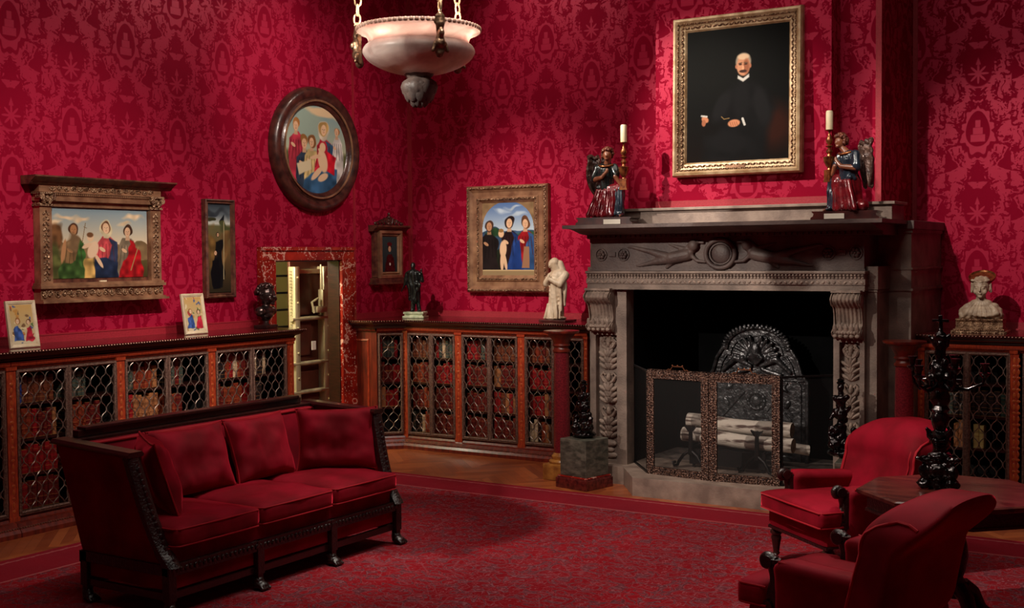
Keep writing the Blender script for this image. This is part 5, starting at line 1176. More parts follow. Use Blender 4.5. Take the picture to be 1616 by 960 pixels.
for k in range(120):
    a_ = rr.uniform(0, 2*PI); ph = rr.uniform(.05, 1.5); x, y, z = math.cos(a_)*math.cos(ph), math.sin(a_)*math.cos(ph), math.sin(ph)
    if y < -.25 and z < .62: continue
    mb.ell((x*.092, -.003+y*.104, .325+z*.105), rr.uniform(.014, .022), None, 7, 5)
mb.build('curls', MT['bronze_b'], t, 60)
# tan bust with dish halo
t = thing('haloed_bust', 'tan bust of a woman with halo on gilt carved plinth right of fireplace', 'bust', (-2.14, 10.98, SHZ), .05)
mb = MB(); mb.box(-.225, .225, -.14, .14, 0, .018); mb.box(-.20, .20, -.12, .12, .018, .035); mb.prism([(-.115, .035), (-.11, .05), (-.10, .09), (-.12, .11), (-.12, .12), (.12, .12), (.12, .11), (.10, .09), (.11, .05), (.115, .035)], -.19, .19, 'x')
pl = mb.build('plinth', MT['gilt'], t)
mb = MB()
for k in range(26): mb.ell((-.2+k*.016, -.135, .026), (.0075, .007, .007), None, 6, 5)
mb.build('bead_row', MT['gilt_s'], pl, 60)
pr_ = [('c', (-.150, 0, .145), .036, (.150, 0, .145), .036), ('c', (-.145, -.03, .15), .036, (.145, -.03, .15), .036), ('c', (-.135, 0, .175), .046, (.135, 0, .175), .046), ('c', (-.10, .0, .205), .050, (.10, .0, .205), .050), ('c', (-.05, .0, .235), .048, (.05, .0, .235), .048), ('c', (-.11, -.035, .17), .045, (.11, -.035, .17), .045), ('c', (0, .005, .25), .050, (0, .0, .32), .036), ('c', (.05, -.085, .145), .014, (.14, -.07, .165), .02), ('c', (.05, -.085, .145), .014, (-.05, -.088, .15), .010)]
sculpt('draped_shoulders', pr_, MT['marble_bust'], t, .0055, 2, lambda co: .0035*math.sin(math.atan2(co.x, .32-co.z)*26+2*noise.noise(co*10)) if co.z < .26 else 0)
pr_ = [('c', (0, .0, .30), .034, (0, -.005, .33), .034), ('e', (0, -.002, .385), (.060, .070, .066)), ('e', (0, -.030, .362), (.048, .040, .062)), ('c', (0, -.070, .378), .005, (0, -.080, .352), .0085), ('e', (0, -.066, .334), (.015, .008, .0045)), ('e', (0, -.064, .326), (.012, .008, .005)), ('e', (0, -.056, .309), (.017, .013, .012)), ('e', (-.022, -.0635, .372), (.0115, .007, .0055)), ('e', (.022, -.0635, .372), (.0115, .007, .0055)), ('c', (-.036, -.060, .386), .0045, (-.010, -.068, .384), .004), ('c', (.036, -.060, .386), .0045, (.010, -.068, .384), .004), ('e', (-.030, -.048, .345), (.018, .016, .020)), ('e', (.030, -.048, .345), (.018, .016, .020)), ('e', (-.058, -.005, .362), (.008, .012, .018)), ('e', (.058, -.005, .362), (.008, .012, .018))]
hd_ = sculpt('head', pr_, MT['marble_bust'], t, .0032, 1); hd_.scale = (1.17,)*3; hd_.location.z = -.052
pr_ = [('e', (0, .016, .408), (.066, .066, .052)), ('c', (-.063, .0, .40), .013, (-.062, .01, .345), .012), ('c', (.063, .0, .40), .013, (.062, .01, .345), .012), ('c', (-.056, -.030, .428), .011, (0, -.062, .412), .010), ('c', (.056, -.030, .428), .011, (0, -.062, .412), .010), ('e', (0, .06, .36), (.04, .03, .04))]
sculpt('coiled_hair', pr_, MT['marble_bust'], t, .004, 1, lambda co: .0025*math.sin(co.x*170+co.z*60)); hd_ = [o for o in bpy.data.objects if o.parent == t and o.name.startswith('coiled_hair')][0]; hd_.scale = (1.17,)*3; hd_.location.z = -.052
mb = MB(); mb.lathe([(.001, 0), (.098, .002), (.106, .012), (.112, .012), (.108, -.008), (.001, -.01)], seg=36); hl = mb.build('halo', MT['gold_old'], t, 40); hl.location = (0, .055, .470); hl.rotation_euler = (.50, 0, 0)
# =================================================================== KNEELING ANGELS
def angel(loc, rz, label, mir, yaw=0):
    t = thing('angel_candlestick', label, 'figure', loc, rz); s = mir
    before = set(bpy.data.objects)
    q = lambda x, y, z: (s*x, y, z)
    mb = MB(); pts = [(-.27, 0), (-.27, .018), (-.25, .03), (-.245, .05), (-.26, .062), (-.26, .07), (.26, .07), (.26, .062), (.245, .05), (.25, .03), (.27, .018), (.27, 0)]
    mb.prism(pts, -.13, .13, 'y'); b = mb.build('base', MT['redbase'], t)
    mb = MB(); x0, x1 = sorted((s*.0, s*.16)); mb.box(x0, x1, -.134, -.129, .012, .05); mb.box(x0, x1, -.136, -.13, .008, .014); mb.build('label_strip', MT['white_label'], b)
    Z = .07
    pr_ = [('c', q(-.02, .02, Z+.24), .085, q(-.05, .03, Z+.04), .075), ('c', q(.0, -.01, Z+.25), .06, q(.10, -.02, Z+.26), .05), ('c', q(.09, -.03, Z+.24), .045, q(.04, -.05, Z+.03), .045), ('c', q(-.05, .03, Z+.05), .06, q(-.13, .05, Z+.04), .05), ('c', q(-.06, -.05, Z+.03), .035, q(.06, -.06, Z+.03), .03)]
    for k in range(6): pr_.append(('c', q(.07-.03*k, -.06, Z+.24), .020, q(.06-.045*k, -.075, Z+.02), .022))
    sculpt('cloak', pr_, MT['paint_red'], t, .0065, 1, folds(.0028, 9, Z+.26, 14))
    pr_ = [('c', q(.12, -.02, Z+.25), .048, q(.125, -.03, Z+.04), .040), ('e', q(.14, -.06, Z+.02), (.03, .05, .02))]
    for k in range(3): pr_.append(('c', q(.10+.025*k, -.06, Z+.26), .012, q(.09+.03*k, -.07, Z+.03), .013))
    sculpt('blue_skirt', pr_, MT['paint_blue'], t, .0065, 1, folds(.004, 9, 1, 30))
    pr_ = [('c', q(-.015, 0, Z+.26), .072, q(-.02, 0, Z+.42), .075), ('e', q(-.02, 0, Z+.45), (.098, .055, .045)), ('c', q(-.10, .0, Z+.45), .042, q(-.125, -.02, Z+.36), .044), ('c', q(.065, .0, Z+.45), .040, q(.085, -.03, Z+.38), .036), ('e', q(-.01, 0, Z+.26), (.095, .07, .035)), ('c', q(-.08, -.04, Z+.27), .022, q(.09, -.05, Z+.24), .022)]
    sculpt('tunic', pr_, MT['paint_green' if s > 0 else 'paint_blue'], t, .0065, 1, folds(.003, 12, 1, 6))
    pr_ = [('c', q(-.125, -.03, Z+.345), .026, q(-.03, -.095, Z+.36), .019), ('c', q(-.03, -.095, Z+.36), .018, q(.02, -.10, Z+.41), .014), ('e', q(.025, -.10, Z+.42), (.016, .013, .024)), ('c', q(.085, -.05, Z+.37), .022, q(.13, -.04, Z+.30), .016), ('e', q(.14, -.04, Z+.30), (.016, .014, .014)), ('c', q(.14, -.06, Z+.02), .018, q(.15, -.11, Z+.012), .012)]
    sculpt('arm', pr_[:3], MT['paint_skin'], t, .005, 1); sculpt('arm', pr_[3:5], MT['paint_skin'], t, .005, 1); sculpt('foot', pr_[5:], MT['paint_skin'], t, .005, 1)
    tx = .02 if s > 0 else .06
    hx = .005 if s > 0 else .05
    pr_ = [('c', q(-.01, -.01, Z+.47), .030, q(hx, -.02, Z+.53), .026), ('e', q(hx, -.03, Z+.565), (.040, .045, .050)), ('e', q(hx+.004, -.07, Z+.555), (.008, .012, .012)), ('e', q(hx, -.06, Z+.53), (.018, .014, .014))]
    h = sculpt('head', pr_, MT['paint_skin'], t, .005, 1)
    mb = MB(); rr = random.Random(12)
    for k in range(90):
        a_ = rr.uniform(0, 2*PI); ph = rr.uniform(-.5, 1.5); x, y, z = math.cos(a_)*math.cos(ph), math.sin(a_)*math.cos(ph), math.sin(ph)
        if y < -.2 and z < .55: continue
        mb.ell(q(hx+x*.050, -.022+y*.054, Z+.575+z*.054), rr.uniform(.012, .019), None, 7, 5)
    mb.build('curly_hair', MT['paint_hair'], h, 60)
    mb = MB(); mb.tube([q(-.075, -.03, Z+.475), q(-.05, -.062, Z+.465), q(-.01, -.072, Z+.46), q(.03, -.06, Z+.465), q(.055, -.03, Z+.475)], .010, 6); mb.build('gilt_collar', MT['gold_old'], t, 60)
    for w_, (ox, oy, yaw_) in enumerate(((-.115, .07, .35), (-.02, .10, -.3))):
        mb = MB(); nf = 9
        def wing(u, v):
            # u along the length (top to tip), v across
            zz = Z+.56-.36*u; wd = .075*math.sin(PI*min(1, .18+u*.85))**.8+.012*(u < .1); x = (-.05*math.sin(u*2.4)-.05*(1-u)**3)+(v-.5)*wd*1.5; y = .03*math.cos((v-.5)*3)+.02*u
            return Vector((x, y+.006*math.sin(v*PI*6)*(u > .3)+.006*math.sin(u*34)*(u <= .45), zz+.01*math.sin(v*7)))
        f_ = lambda u, v: (lambda p: q(ox+p.x*math.cos(yaw_)-p.y*math.sin(yaw_), oy+p.x*math.sin(yaw_)*1.0+p.y, p.z))(wing(u, v))
        g1 = lambda u, v: f_(u, v); g2 = lambda u, v: (lambda p: (p[0], p[1]+.018, p[2]))(f_(u, v))
        mb.grid(26, 14, g1); mb.grid(26, 14, g2)
        rim_ = [f_(i/20, 0) for i in range(21)]+[f_(1, j/6) for j in range(1, 7)]+[f_(1-i/20, 1) for i in range(1, 21)]+[f_(0, 1-j/6) for j in range(1, 6)]
        mb.tube([(a[0], a[1]+.009, a[2]) for a in rim_], .011, 6, True)
        mb.tube([(f_(0.02, j/8)[0], f_(0.02, j/8)[1]+.005, f_(0.02, j/8)[2]+.006) for j in range(9)], .020, 8)
        mb.build('wing', MT['paint_wing'], t, 60)
    # turned candlestick standing on the knee, with candle
    cx, cy, cz = s*.165, -.04, Z+.245
    mb = MB(); mb.prism([(-.04+cx, cz), (-.032+cx, cz+.02), (-.03+cx, cz+.09), (-.036+cx, cz+.10), (.036+cx, cz+.10), (.03+cx, cz+.09), (.032+cx, cz+.02), (.04+cx, cz)], cy-.03, cy+.03, 'y')
    mb.lathe([(.018, .10), (.014, .115), (.03, .135), (.046, .17), (.05, .20), (.052, .205), (.02, .215), (.016, .23), (.03, .25), (.02, .268), (.012, .28), (.034, .295), (.012, .305), (.026, .325), (.03, .345), (.016, .375), (.008, .40), (.01, .415), (.034, .425), (.034, .43), (.001, .43)], (cx, cy, cz), 20)
    cs = mb.build('candlestick', MT['gold_old'], t, 45)
    mb = MB(); mb.lathe([(.029, .43), (.029, .572), (.024, .586), (.001, .588)], (cx, cy, cz), 20); mb.build('candle', MT['candle'], cs, 45)
    for o in set(bpy.data.objects)-before:
        if o.parent == t and o is not b: o.rotation_euler = (0, 0, yaw)
    return t
angel((-5.16, 9.86, 2.373), .15, 'kneeling painted angel holding candlestick, on left end of the mantel', 1)
angel((-2.96, 9.84, 2.373), .12, 'kneeling painted angel holding candlestick, on right end of the mantel', -1, -.65)
# =================================================================== COLUMNS, PEDESTALS, BRONZE GROUPS
def column(x, y, label, base_m):
    t = thing('marble_column', label, 'column', (x, y, 0), 0)
    mb = MB(); mb.box(-.135, .135, -.135, .135, 0, .15, .008); mb.lathe([(.12, .15), (.125, .17), (.115, .185), (.095, .19), (.10, .205), (.10, .22), (.085, .235), (.078, .25)], seg=28); mb.build('base', MT[base_m], t, 40)
    mb = MB(); mb.lathe([(.078, .25), (.080, .5), (.072, 1.18), (.070, 1.2)], seg=28); mb.build('shaft', MT['porphyry'], t, 40)
    mb = MB(); mb.lathe([(.07, 1.19), (.082, 1.20), (.082, 1.215), (.07, 1.225), (.066, 1.24), (.085, 1.26), (.075, 1.275), (.08, 1.295), (.10, 1.33), (.13, 1.365), (.165, 1.378), (.17, 1.388), (.168, 1.398), (.001, 1.40)], seg=32); mb.build('capital', MT['walnut'], t, 40)
    return t
column(-5.66, 9.86, 'red porphyry column with round wooden capital left of the fireplace', 'marble_y')
column(-2.50, 9.86, 'red porphyry column with round wooden capital right of the fireplace', 'marble_y')
def pedestal(x, y, rz, label):
    t = thing('marble_pedestal', label, 'pedestal', (x, y, 0), rz)
    mb = MB(); mb.box(-.175, .175, -.175, .175, 0, .10, .004); mb.box(-.185, .185, -.185, .185, .0, .09, .004); mb.build('plinth', MT['marble_rp'], t)
    mb = MB(); mb.box(-.172, .172, -.172, .172, .10, .112, .003); mb.build('red_fillet', MT['marble_red'], t)
    mb = MB(); mb.box(-.155, .155, -.155, .155, .112, .445, .004); mb.build('block', MT['marble_g'], t)
    return t
pedestal(-5.29, 9.62, -.22, 'green marble pedestal block with red plinth left of the hearth')
pedestal(-2.80, 9.60, .15, 'green marble pedestal block hidden mostly behind far armchair')
def bronze_group(loc, rz, label, seed, tall):
    t = thing('bronze_andiron', label, 'andiron', loc, rz)
    rr = random.Random(seed)
    pr_ = [('e', (0, 0, .03), (.11, .11, .035)), ('e', (-.05, -.05, .09), (.055, .05, .05)), ('e', (.055, -.04, .09), (.055, .05, .05)), ('e', (0, .05, .09), (.06, .05, .05)), ('c', (-.06, -.05, .10), .03, (-.08, -.03, .16), .025), ('c', (.06, -.05, .10), .03, (.10, -.03, .16), .022), ('e', (.10, -.03, .18), (.025, .025, .028)), ('e', (-.07, -.03, .185), (.028, .028, .03)), ('c', (0, 0, .08), .06, (0, 0, .18), .045), ('e', (0, 0, .20), (.05, .05, .03)),
           ('c', (0, 0, .20), .03, (0, 0, .26), .028), ('e', (0, -.01, .28), (.055, .05, .05)), ('c', (-.04, -.01, .30), .02, (-.08, -.02, .25), .016), ('c', (.04, -.01, .30), .02, (.075, -.03, .33), .014), ('c', (0, 0, .30), .035, (0, 0, .36), .042), ('e', (0, -.01, .38), (.06, .04, .03)), ('e', (-.045, -.01, .385), (.025, .025, .025)), ('e', (.05, -.01, .39), (.025, .025, .022)),
           ('c', (0, 0, .39), .022, (0, 0, .43), .02), ('e', (0, -.004, .455), (.03, .032, .034))]
    if tall: pr_ = [(p[0],)+tuple((tuple(c*(1 if i < 2 else 1.25) for i, c in enumerate(a)) if hasattr(a, '__len__') and k in (0, 2) and p[0] == 'c' or (k == 0 and p[0] == 'e') else a) for k, a in enumerate(p[1:])) for p in pr_]
    for k in range(10): a_ = rr.uniform(0, 6.28); z_ = rr.uniform(.05, .40); pr_.append(('e', (.055*math.cos(a_), .055*math.sin(a_), z_), (.022, .022, .026)))
    sculpt('figure_group', pr_, MT['bronze'], t, .0055, 1, lambda co: .007*noise.noise(co*38))
    mb = MB(); mb.lathe([(.03, .0), (.036, .012), (.022, .022), (.03, .034), (.012, .045), (.001, .05)], (0, 0, .475 if not tall else .595), 14); mb.build('crown_finial', MT['bronze'], t, 50); return t
bronze_group((-5.30, 9.64, .446), -.2, 'glossy black bronze figure group on green pedestal left of the hearth', 5, False)
bronze_group((-2.97, 9.72, .446), .3, 'glossy black bronze figure group between hearth and far armchair', 8, True)
# =================================================================== SOFA (local: x along length, front = -y)
sofa = thing('sofa', 'long red velvet sofa with dark carved wooden frame and paw feet', 'sofa', (-5.78, 5.90, 0.012), PI/2)
# front faces +x world: local -y -> +x.  local x -> world +y
SL = 1.10   # half length at the base
mb = MB()
# upholstered seat box
rbox(0, .0, .335, SL-.04, .36, .075, .015, (12, 6, 3)); m_ = rbox(0, .0, .325, SL-.035, .37, .085, .012, (16, 8, 3)); m_.build('seat_base', MT['velvet'], sofa, 40)
mb = MB(); mb.box(-SL, SL, -.405, -.375, .245, .315, .006); mb.box(-SL, SL, .355, .375, .245, .315); 
for s in (-1, 1): a_, c_ = sorted((s*SL, s*(SL-.03))); mb.box(a_, c_, -.40, .37, .25, .315, .004)
rl = mb.build('carved_rail', MT['darkwood'], sofa)
mb = MB()
for k in range(60):
    x = -SL+.03+k*(2*SL-.06)/59; mb.ell((x, -.408, .28), (.014, .006, .018), (0, .6 if k % 2 else -.6, 0), 6, 5)
mb.build('leaf_carving', MT['darkwood'], rl, 60)
mb = MB(); mb.box(-SL+.04, SL-.04, -.37, -.36, .16, .25); mb.box(-SL+.04, SL-.04, .34, .35, .16, .25)
for s in (-1, 1): a_, c_ = sorted((s*(SL-.03), s*(SL-.04))); mb.box(a_, c_, -.36, .35, .16, .25)
mb.build('lower_valance', MT['velvet'], sofa)
mb = MB(); mb.box(-SL+.02, SL-.02, -.375, -.345, .10, .145, .005); mb.box(-SL+.02, SL-.02, .32, .35, .10, .145, .005)
for s in (-1, 1): a_, c_ = sorted((s*(SL-.015), s*(SL-.045))); mb.box(a_, c_, -.36, .34, .10, .145, .004)
mb.build('stretcher', MT['darkwood_s'], sofa)
xs_ = [-SL+.03, -SL/3+.02, SL/3-.01, SL-.03]
for yy, nm in ((-.38, 'f'), (.34, 'b')):
    for x in xs_:
        mb = MB(); mb.box(x-.03, x+.03, yy-.03, yy+.03, .10, .315, .004); mb.box(x-.022, x+.022, yy-.022, yy+.022, .06, .10)
        lg = mb.build('leg', MT['darkwood'], sofa)
        pr_ = [('e', (x, yy, .055), (.036, .036, .035)), ('e', (x, yy-.02, .03), (.045, .05, .028))]
        for q in (-1.5, -.5, .5, 1.5): pr_.append(('c', (x+q*.018, yy-.035, .035), .014, (x+q*.022, yy-.068, .014), .011))
        sculpt('paw_foot', pr_, MT['darkwood'], lg, .006, 1)
# raked back
BT, BZ = .50, .97        # back top y, z  (base .37)
m_ = rbox(0, 0, 0, SL-.03, .045, .33, .03, (20, 4, 10), lambda p: (p.x*(1+.04*(p.z+.33)/.66), p.y+.33+.13*((p.z+.33)/.66)+.012*math.cos(p.z*4)*(-1 if p.y < 0 else 1)*0, p.z+.64))
m_.build('back_panel', MT['velvet'], sofa, 45)
mb = MB(); X_ = SL+.035
mb.box(-X_, X_, BT-.075, BT+.03, .955, .985, .006); mb.box(-X_+.12, X_-.12, BT-.03, BT+.025, .985, 1.03, .006); mb.box(-X_+.16, X_-.16, BT-.05, BT+.035, 1.025, 1.048, .006)
mb.box(-X_, X_, BT-.0, BT+.02, .90, .96)
mb.build('crest_rail', MT['darkwood_s'], sofa)
mb = MB(); mb.tube([(x, BT-.085+.0, .945) for x in np.linspace(-X_+.05, X_-.05, 12)], .012, 6); mb.build('back_piping', MT['piping'], sofa, 60)
# arms: profile of the front edge (S-curve), flaring outward to the top
def arm_front(z):      # y of front edge at height z
    t_ = max(0, min(1, (z-.32)/.62)); return -.385+.25*t_**.62
for s in (-1, 1):
    ex = lambda z: s*(SL-.045+.075*((z-.3)/.64))
    def fn(p):
        u = (p.y+.5); z = .31+(p.z+.5)*.62; y = arm_front(z)+u*((.36+.13*((z-.31)/.65))-arm_front(z)); z2 = z+.03*u*((z-.31)/.62)
        return (ex(z)+p.x, y, z2)
    rbox(0, 0, 0, .035, .5, .5, .012, (4, 16, 16), fn).build('arm_panel', MT['velvet'], sofa, 45)
    mb = MB(); path = [(ex(z)+s*.005, arm_front(z)-.014, z) for z in [.30+.035*i for i in range(19)]]
    vs = []; fs = []
    for i, (x, y, z) in enumerate(path):
        for dx, dy in ((-.048, .02), (-.048, -.014), (-.02, -.028), (.02, -.028), (.048, -.014), (.048, .02)): vs.append((x+dx, y+dy*(1.2 if z > .4 else 1.6), z))
    n = len(path)
    for i in range(n-1):
        for k in range(6): l_ = (k+1) % 6; fs.append((i*6+k, i*6+l_, (i+1)*6+l_, (i+1)*6+k))
    fs += [tuple(range(6)), tuple(range(n*6-1, n*6-7, -1))]; mb.add(vs, fs)
    for k in range(16): x, y, z = path[min(n-1, 1+k)]; mb.ell((x, y-.036, z), (.018, .010, .018), None, 6, 5)
    mb.build('carved_arm_front', MT['darkwood'], sofa, 35)
    a0 = Vector((ex(.94)+s*0, arm_front(.93)-.05, .935)); a1 = Vector((s*(SL+.02), BT+.02, .968))
    mb = MB(); vs = []
    for p in (a0, a1):
        for dx, dz in ((-.055, 0), (.055, 0), (.06, .014), (.045, .03), (-.045, .03), (-.06, .014)): vs.append((p.x+dx, p.y, p.z+dz))
    mb.add(vs, [(0, 1, 2, 3, 4, 5), (11, 10, 9, 8, 7, 6)]+[(k, (k+1) % 6, (k+1) % 6+6, k+6) for k in range(6)]); mb.build('arm_rail', MT['darkwood_s'], sofa)
# seat cushions
cw = (2*SL-.10)/3
for k in range(3):
    cx = -SL+.05+cw*(k+.5)
    def fn(p, k=k):
        u, v = p.x/(cw/2), p.y/.375; crown = (1-u**4)*(1-v**4); z = p.z+(.030*crown if p.z > 0 else -.002)+.014*noise.noise(Vector((p.x*6+k*7, p.y*6, 0)))
        return (p.x*(1-.012*abs(p.z)/.05), p.y-(.012*(1-u**4) if p.y < 0 else 0), z)
    c = rbox(0, 0, 0, cw/2-.004, .375, .058, .028, (18, 18, 5), fn).build('seat_cushion', MT['velvet'], sofa, 60); c.location = (cx, -.045, .468)
    mb = MB(); hw = cw/2-.008
    for zz in (.048, -.052): mb.tube([(-hw, .2, zz), (-hw-.001, -.34, zz-.002), (-hw+.02, -.375, zz-.002), (0, -.388, zz), (hw-.02, -.375, zz-.002), (hw+.001, -.34, zz-.002), (hw, .2, zz)], .0055, 6)
    mb.build('piping', MT['piping'], c, 60)
# loose back cushions, each lifted away on its own
def pillow(name, label, w_, h, th, seed, grp='loose cushions on the sofa'):
    def f(sgn):
        def g(u, v):
            a, b = u*2-1, v*2-1; e = max(0.0, (1-a**4)*(1-b**4)); puff = th*(e**.55)
            px = a*(w_/2)*(1-.15*(1-abs(b)**3)*abs(a)**2*.6); pz = b*(h/2)*(1-.15*(1-abs(a)**3)*abs(b)**2*.6)
            n_ = noise.noise(Vector((px*7+seed, pz*7, seed)))*.030*e**.3+.012*math.sin((a*b)*11+seed+a*3)*max(0, (abs(a*b))**.5)*e+noise.noise(Vector((px*22+seed, pz*14, 0)))*.006*e
            return (px, sgn*(puff+n_), pz+h/2)
        return g
    mb = MB(); mb.grid(30, 30, f(-1)); mb.grid(30, 30, f(1)); o = mb.build(name, MT['velvet'], None, 80)
    rim_ = []
    for a, b in [(-1+i/10, -1) for i in range(20)]+[(1, -1+i/10) for i in range(20)]+[(1-i/10, 1) for i in range(20)]+[(-1, 1-i/10) for i in range(20)]:
        rim_.append(((a*(w_/2)*(1-.15*(1-abs(b)**3)*.6*a*a)), 0, b*(h/2)*(1-.15*(1-abs(a)**3)*.6*b*b)+h/2))
    mb = MB(); mb.tube(rim_, .006, 6, True); mb.build('piping', MT['piping'], o, 60)
    return tag(o, label, 'cushion', grp)
def put(o, lx, ly, z, rz, lean):
    p = sofa.location+Matrix.Rotation(PI/2, 3, 'Z') @ Vector((lx, ly, 0)); o.location = (p.x, p.y, z); o.rotation_mode = 'XYZ'; o.rotation_euler = (lean, 0, PI/2+rz)
put(pillow('loose_cushion', 'red velvet cushion propped in left corner of sofa, turned against the arm', .60, .48, .085, 1), -.72, -.02, .545, 1.0, -.30)
put(pillow('loose_cushion', 'red velvet back cushion just right of the turned corner cushion', .64, .46, .085, 2), -.28, .19, .55, -.03, -.33)
put(pillow('loose_cushion', 'red velvet back cushion second from right on the sofa', .60, .46, .085, 3), .36, .19, .55, .04, -.33)
put(pillow('loose_cushion', 'square red velvet cushion at right end of sofa leaning on the arm', .60, .46, .075, 4), .86, -.02, .55, -.80, -.26)
# =================================================================== ARMCHAIRS (local: x across, front = -y)
def armchair(label, loc, rz):
    t = thing('armchair', label, 'armchair', loc, rz, None)
    # seat rail
    def fn(p):
        return (p.x*(1-.10*max(0, p.y)/.36), p.y, p.z)
    rbox(0, .0, .30, .37, .36, .065, .025, (14, 12, 4), fn).build('seat_base', MT['velvet'], t, 50)
    mb = MB(); mb.box(-.365, .365, -.36, -.345, .222, .240); 
    for s in (-1, 1): mb.tube([(s*.366, -.35, .236), (s*.325, .33, .236)], .008, 6)
    mb.build('lower_piping', MT['darkwood'], t)
    # T-shaped seat cushion
    def fc(p):
        wide = 1 if p.y < -.17 else max(.80, 1-.20*min(1, (p.y+.17)/.02)); u = p.x/.385; v = p.y/.36
        return (p.x*wide, p.y, p.z+(.032*(1-u**4)*(1-v**4) if p.z > 0 else 0))
    c = rbox(0, 0, 0, .385, .33, .058, .025, (20, 24, 5), fc).build('seat_cushion', MT['velvet'], t, 60); c.location = (0, -.085, .415)
    mb = MB()
    for zz in (.046, -.048): mb.tube([(-.377, -.16, zz), (-.380, -.30, zz), (-.365, -.328, zz), (0, -.335, zz), (.365, -.328, zz), (.380, -.30, zz), (.377, -.16, zz)], .0065, 6)
    mb.build('piping', MT['piping'], c, 60)
    # backrest: raked, scrolled over at the top, arched and slightly wrapped round the sitter
    def fb(p):
        h = (p.z+.5); u = p.x/.5
        wd = .388*(1-.20*max(0, (h-.72)/.28)**2.2); x = u*wd
        z = .34+h*.63-.055*abs(u)**2.6*max(0, h-.4)*1.6
        roll = max(0, (h-.62)/.38); th = .075+.055*math.sin(min(1, roll*1.0)*PI*.75)
        y = .285+.13*h+.10*roll**1.6+p.y*2*th*(1.25-.25*h)-.055*u*u*(1 if p.y < 0 else .25)*(1-.3*h)
        if p.y > 0: y += .02*roll-.0*h
        return (x, y, z)
    b = rbox(0, 0, 0, .5, .5, .5, .16, (20, 10, 22), fb).build('backrest', MT['velvet'], t, 70)
    def fbe(u, yy, h): return fb(Vector((u*.5, yy*.5, h-.5)))
    for s in (-1, 1):
        mb = MB()
        pth = [fbe(s*.98, -.72, .10+.035*i) for i in range(21)]+[fbe(s*.97, -.72+.16*i, .84+.02*min(i, 4)-.012*max(0, i-4)) for i in range(1, 9)]
        mb.tube([(p[0]+s*.004, p[1], p[2]) for p in pth], .009, 6); mb.build('piping', MT['piping'], b, 60)
        mb = MB(); mb.tube([(p[0]*.93, p[1]-.016, p[2]) for p in pth[:21]], .005, 6); mb.build('piping', MT['piping'], b, 60)
    # arms
    for s in (-1, 1):
        def fa(p, s=s):
            u = p.y+.5; hh = p.z+.5; y = -.20+u*.50; top = .615-.045*u+.02*u*u
            z = .28+hh*(top-.28); bulge = .022*math.exp(-((hh-.90)/.14)**2)
            wd = (.050+bulge)*(1 if hh > .5 else .9); return (s*(.335-.025*u)+p.x*2*wd, y, z)
        a = rbox(0, 0, 0, .5, .5, .5, .17, (8, 14, 14), fa).build('arm', MT['velvet'], t, 70)
        mb = MB(); mb.tube([(s*(.335+.05), -.17, .60), (s*(.325+.05), .0, .585), (s*(.315+.05), .26, .565)], .006, 6); mb.build('piping', MT['piping'], a, 60)
        # carved wooden scroll on the arm front
        mb = MB(); x = s*.335
        pth = curve_path([(x, -.225, .585+.0), (x, -.262, .605), (x, -.285, .59), (x, -.280, .562), (x, -.258, .558), (x, -.252, .575)]); mb.tube(pth, [.028-.016*i/len(pth) for i in range(len(pth))], 12)
        pth = curve_path([(x, -.225, .60), (x, -.232, .54), (x, -.226, .48), (x, -.245, .42), (x, -.265, .37), (x, -.262, .33), (x, -.235, .30)]); mb.tube(pth, [.026+.007*math.cos(i/len(pth)*4*PI)*(1-.2*i/len(pth)) for i in range(len(pth))], 12)
        mb.tube([(x-.036, -.25, .585), (x+.036, -.25, .585)], .030, 14); mb.tube([(x-.04, -.248, .36), (x+.04, -.248, .36)], .036, 14)
        mb.ell((x, -.275, .40), (.022, .016, .03)); mb.box(x-.03, x+.03, -.235, -.18, .25, .58, .008); mb.build('carved_arm_front', MT['darkwood'], t, 45)
    # legs
    for s in (-1, 1):
        mb = MB(); mb.lathe([(.030, .24), (.032, .215), (.040, .205), (.042, .19), (.030, .175), (.036, .16), (.028, .12), (.020, .06), (.026, .05), (.018, .04), (.012, .035), (.001, .035)], (s*.325, -.32, 0), 18); lg = mb.build('leg', MT['darkwood_s'], t, 40)
        mb = MB(); mb.tube([(s*.325-.012, -.32, .017), (s*.325+.012, -.32, .017)], .017, 12); mb.build('castor', MT['brass_s'], lg, 50)
        mb = MB(); mb.tube([(s*.28, .32, .24), (s*.28, .37, .12), (s*.28, .40, .035)], [.030, .024, .018], 8); lg = mb.build('leg', MT['darkwood_s'], t, 40)
        mb = MB(); mb.tube([(s*.28-.012, .405, .017), (s*.28+.012, .405, .017)], .017, 12); mb.build('castor', MT['brass_s'], lg, 50)
    return t
armchair('red velvet armchair facing the sofa, in front of right jamb of fireplace', (-2.40, 7.93, .012), math.radians(-40.5))
armchair('red velvet armchair seen from behind at bottom right, nearest the camera', (-1.76, 5.93, .012), math.radians(-102.8))
# =================================================================== OCTAGONAL TABLE + CANDELABRUM
t = thing('octagonal_table', 'dark polished octagonal wooden table between the two armchairs', 'table', (-1.51, 7.08, .012))
AP = .50; R8 = AP/math.cos(PI/8)
oc = lambda r: [(r*math.cos(PI/8+k*PI/4), r*math.sin(PI/8+k*PI/4)) for k in range(8)]
mb = MB(); rings = [(R8-.02, .748), (R8, .742), (R8, .725), (R8-.012, .715), (R8-.03, .712)]
vs = []; fs = []
for r, z in rings: vs += [(x, y, z) for x, y in oc(r)]
for i in range(len(rings)-1):
    for k in range(8): fs.append((i*8+k, i*8+(k+1) % 8, (i+1)*8+(k+1) % 8, (i+1)*8+k))
fs += [tuple(range(8)), tuple(range(len(vs)-1, len(vs)-9, -1))]; mb.add(vs, fs); mb.build('table_top', mat('table top walnut', sRGB(92, 40, 32), sRGB(56, 22, 20), .24, scale=3, stretch=(1, 7, 1), coat=.4), t)
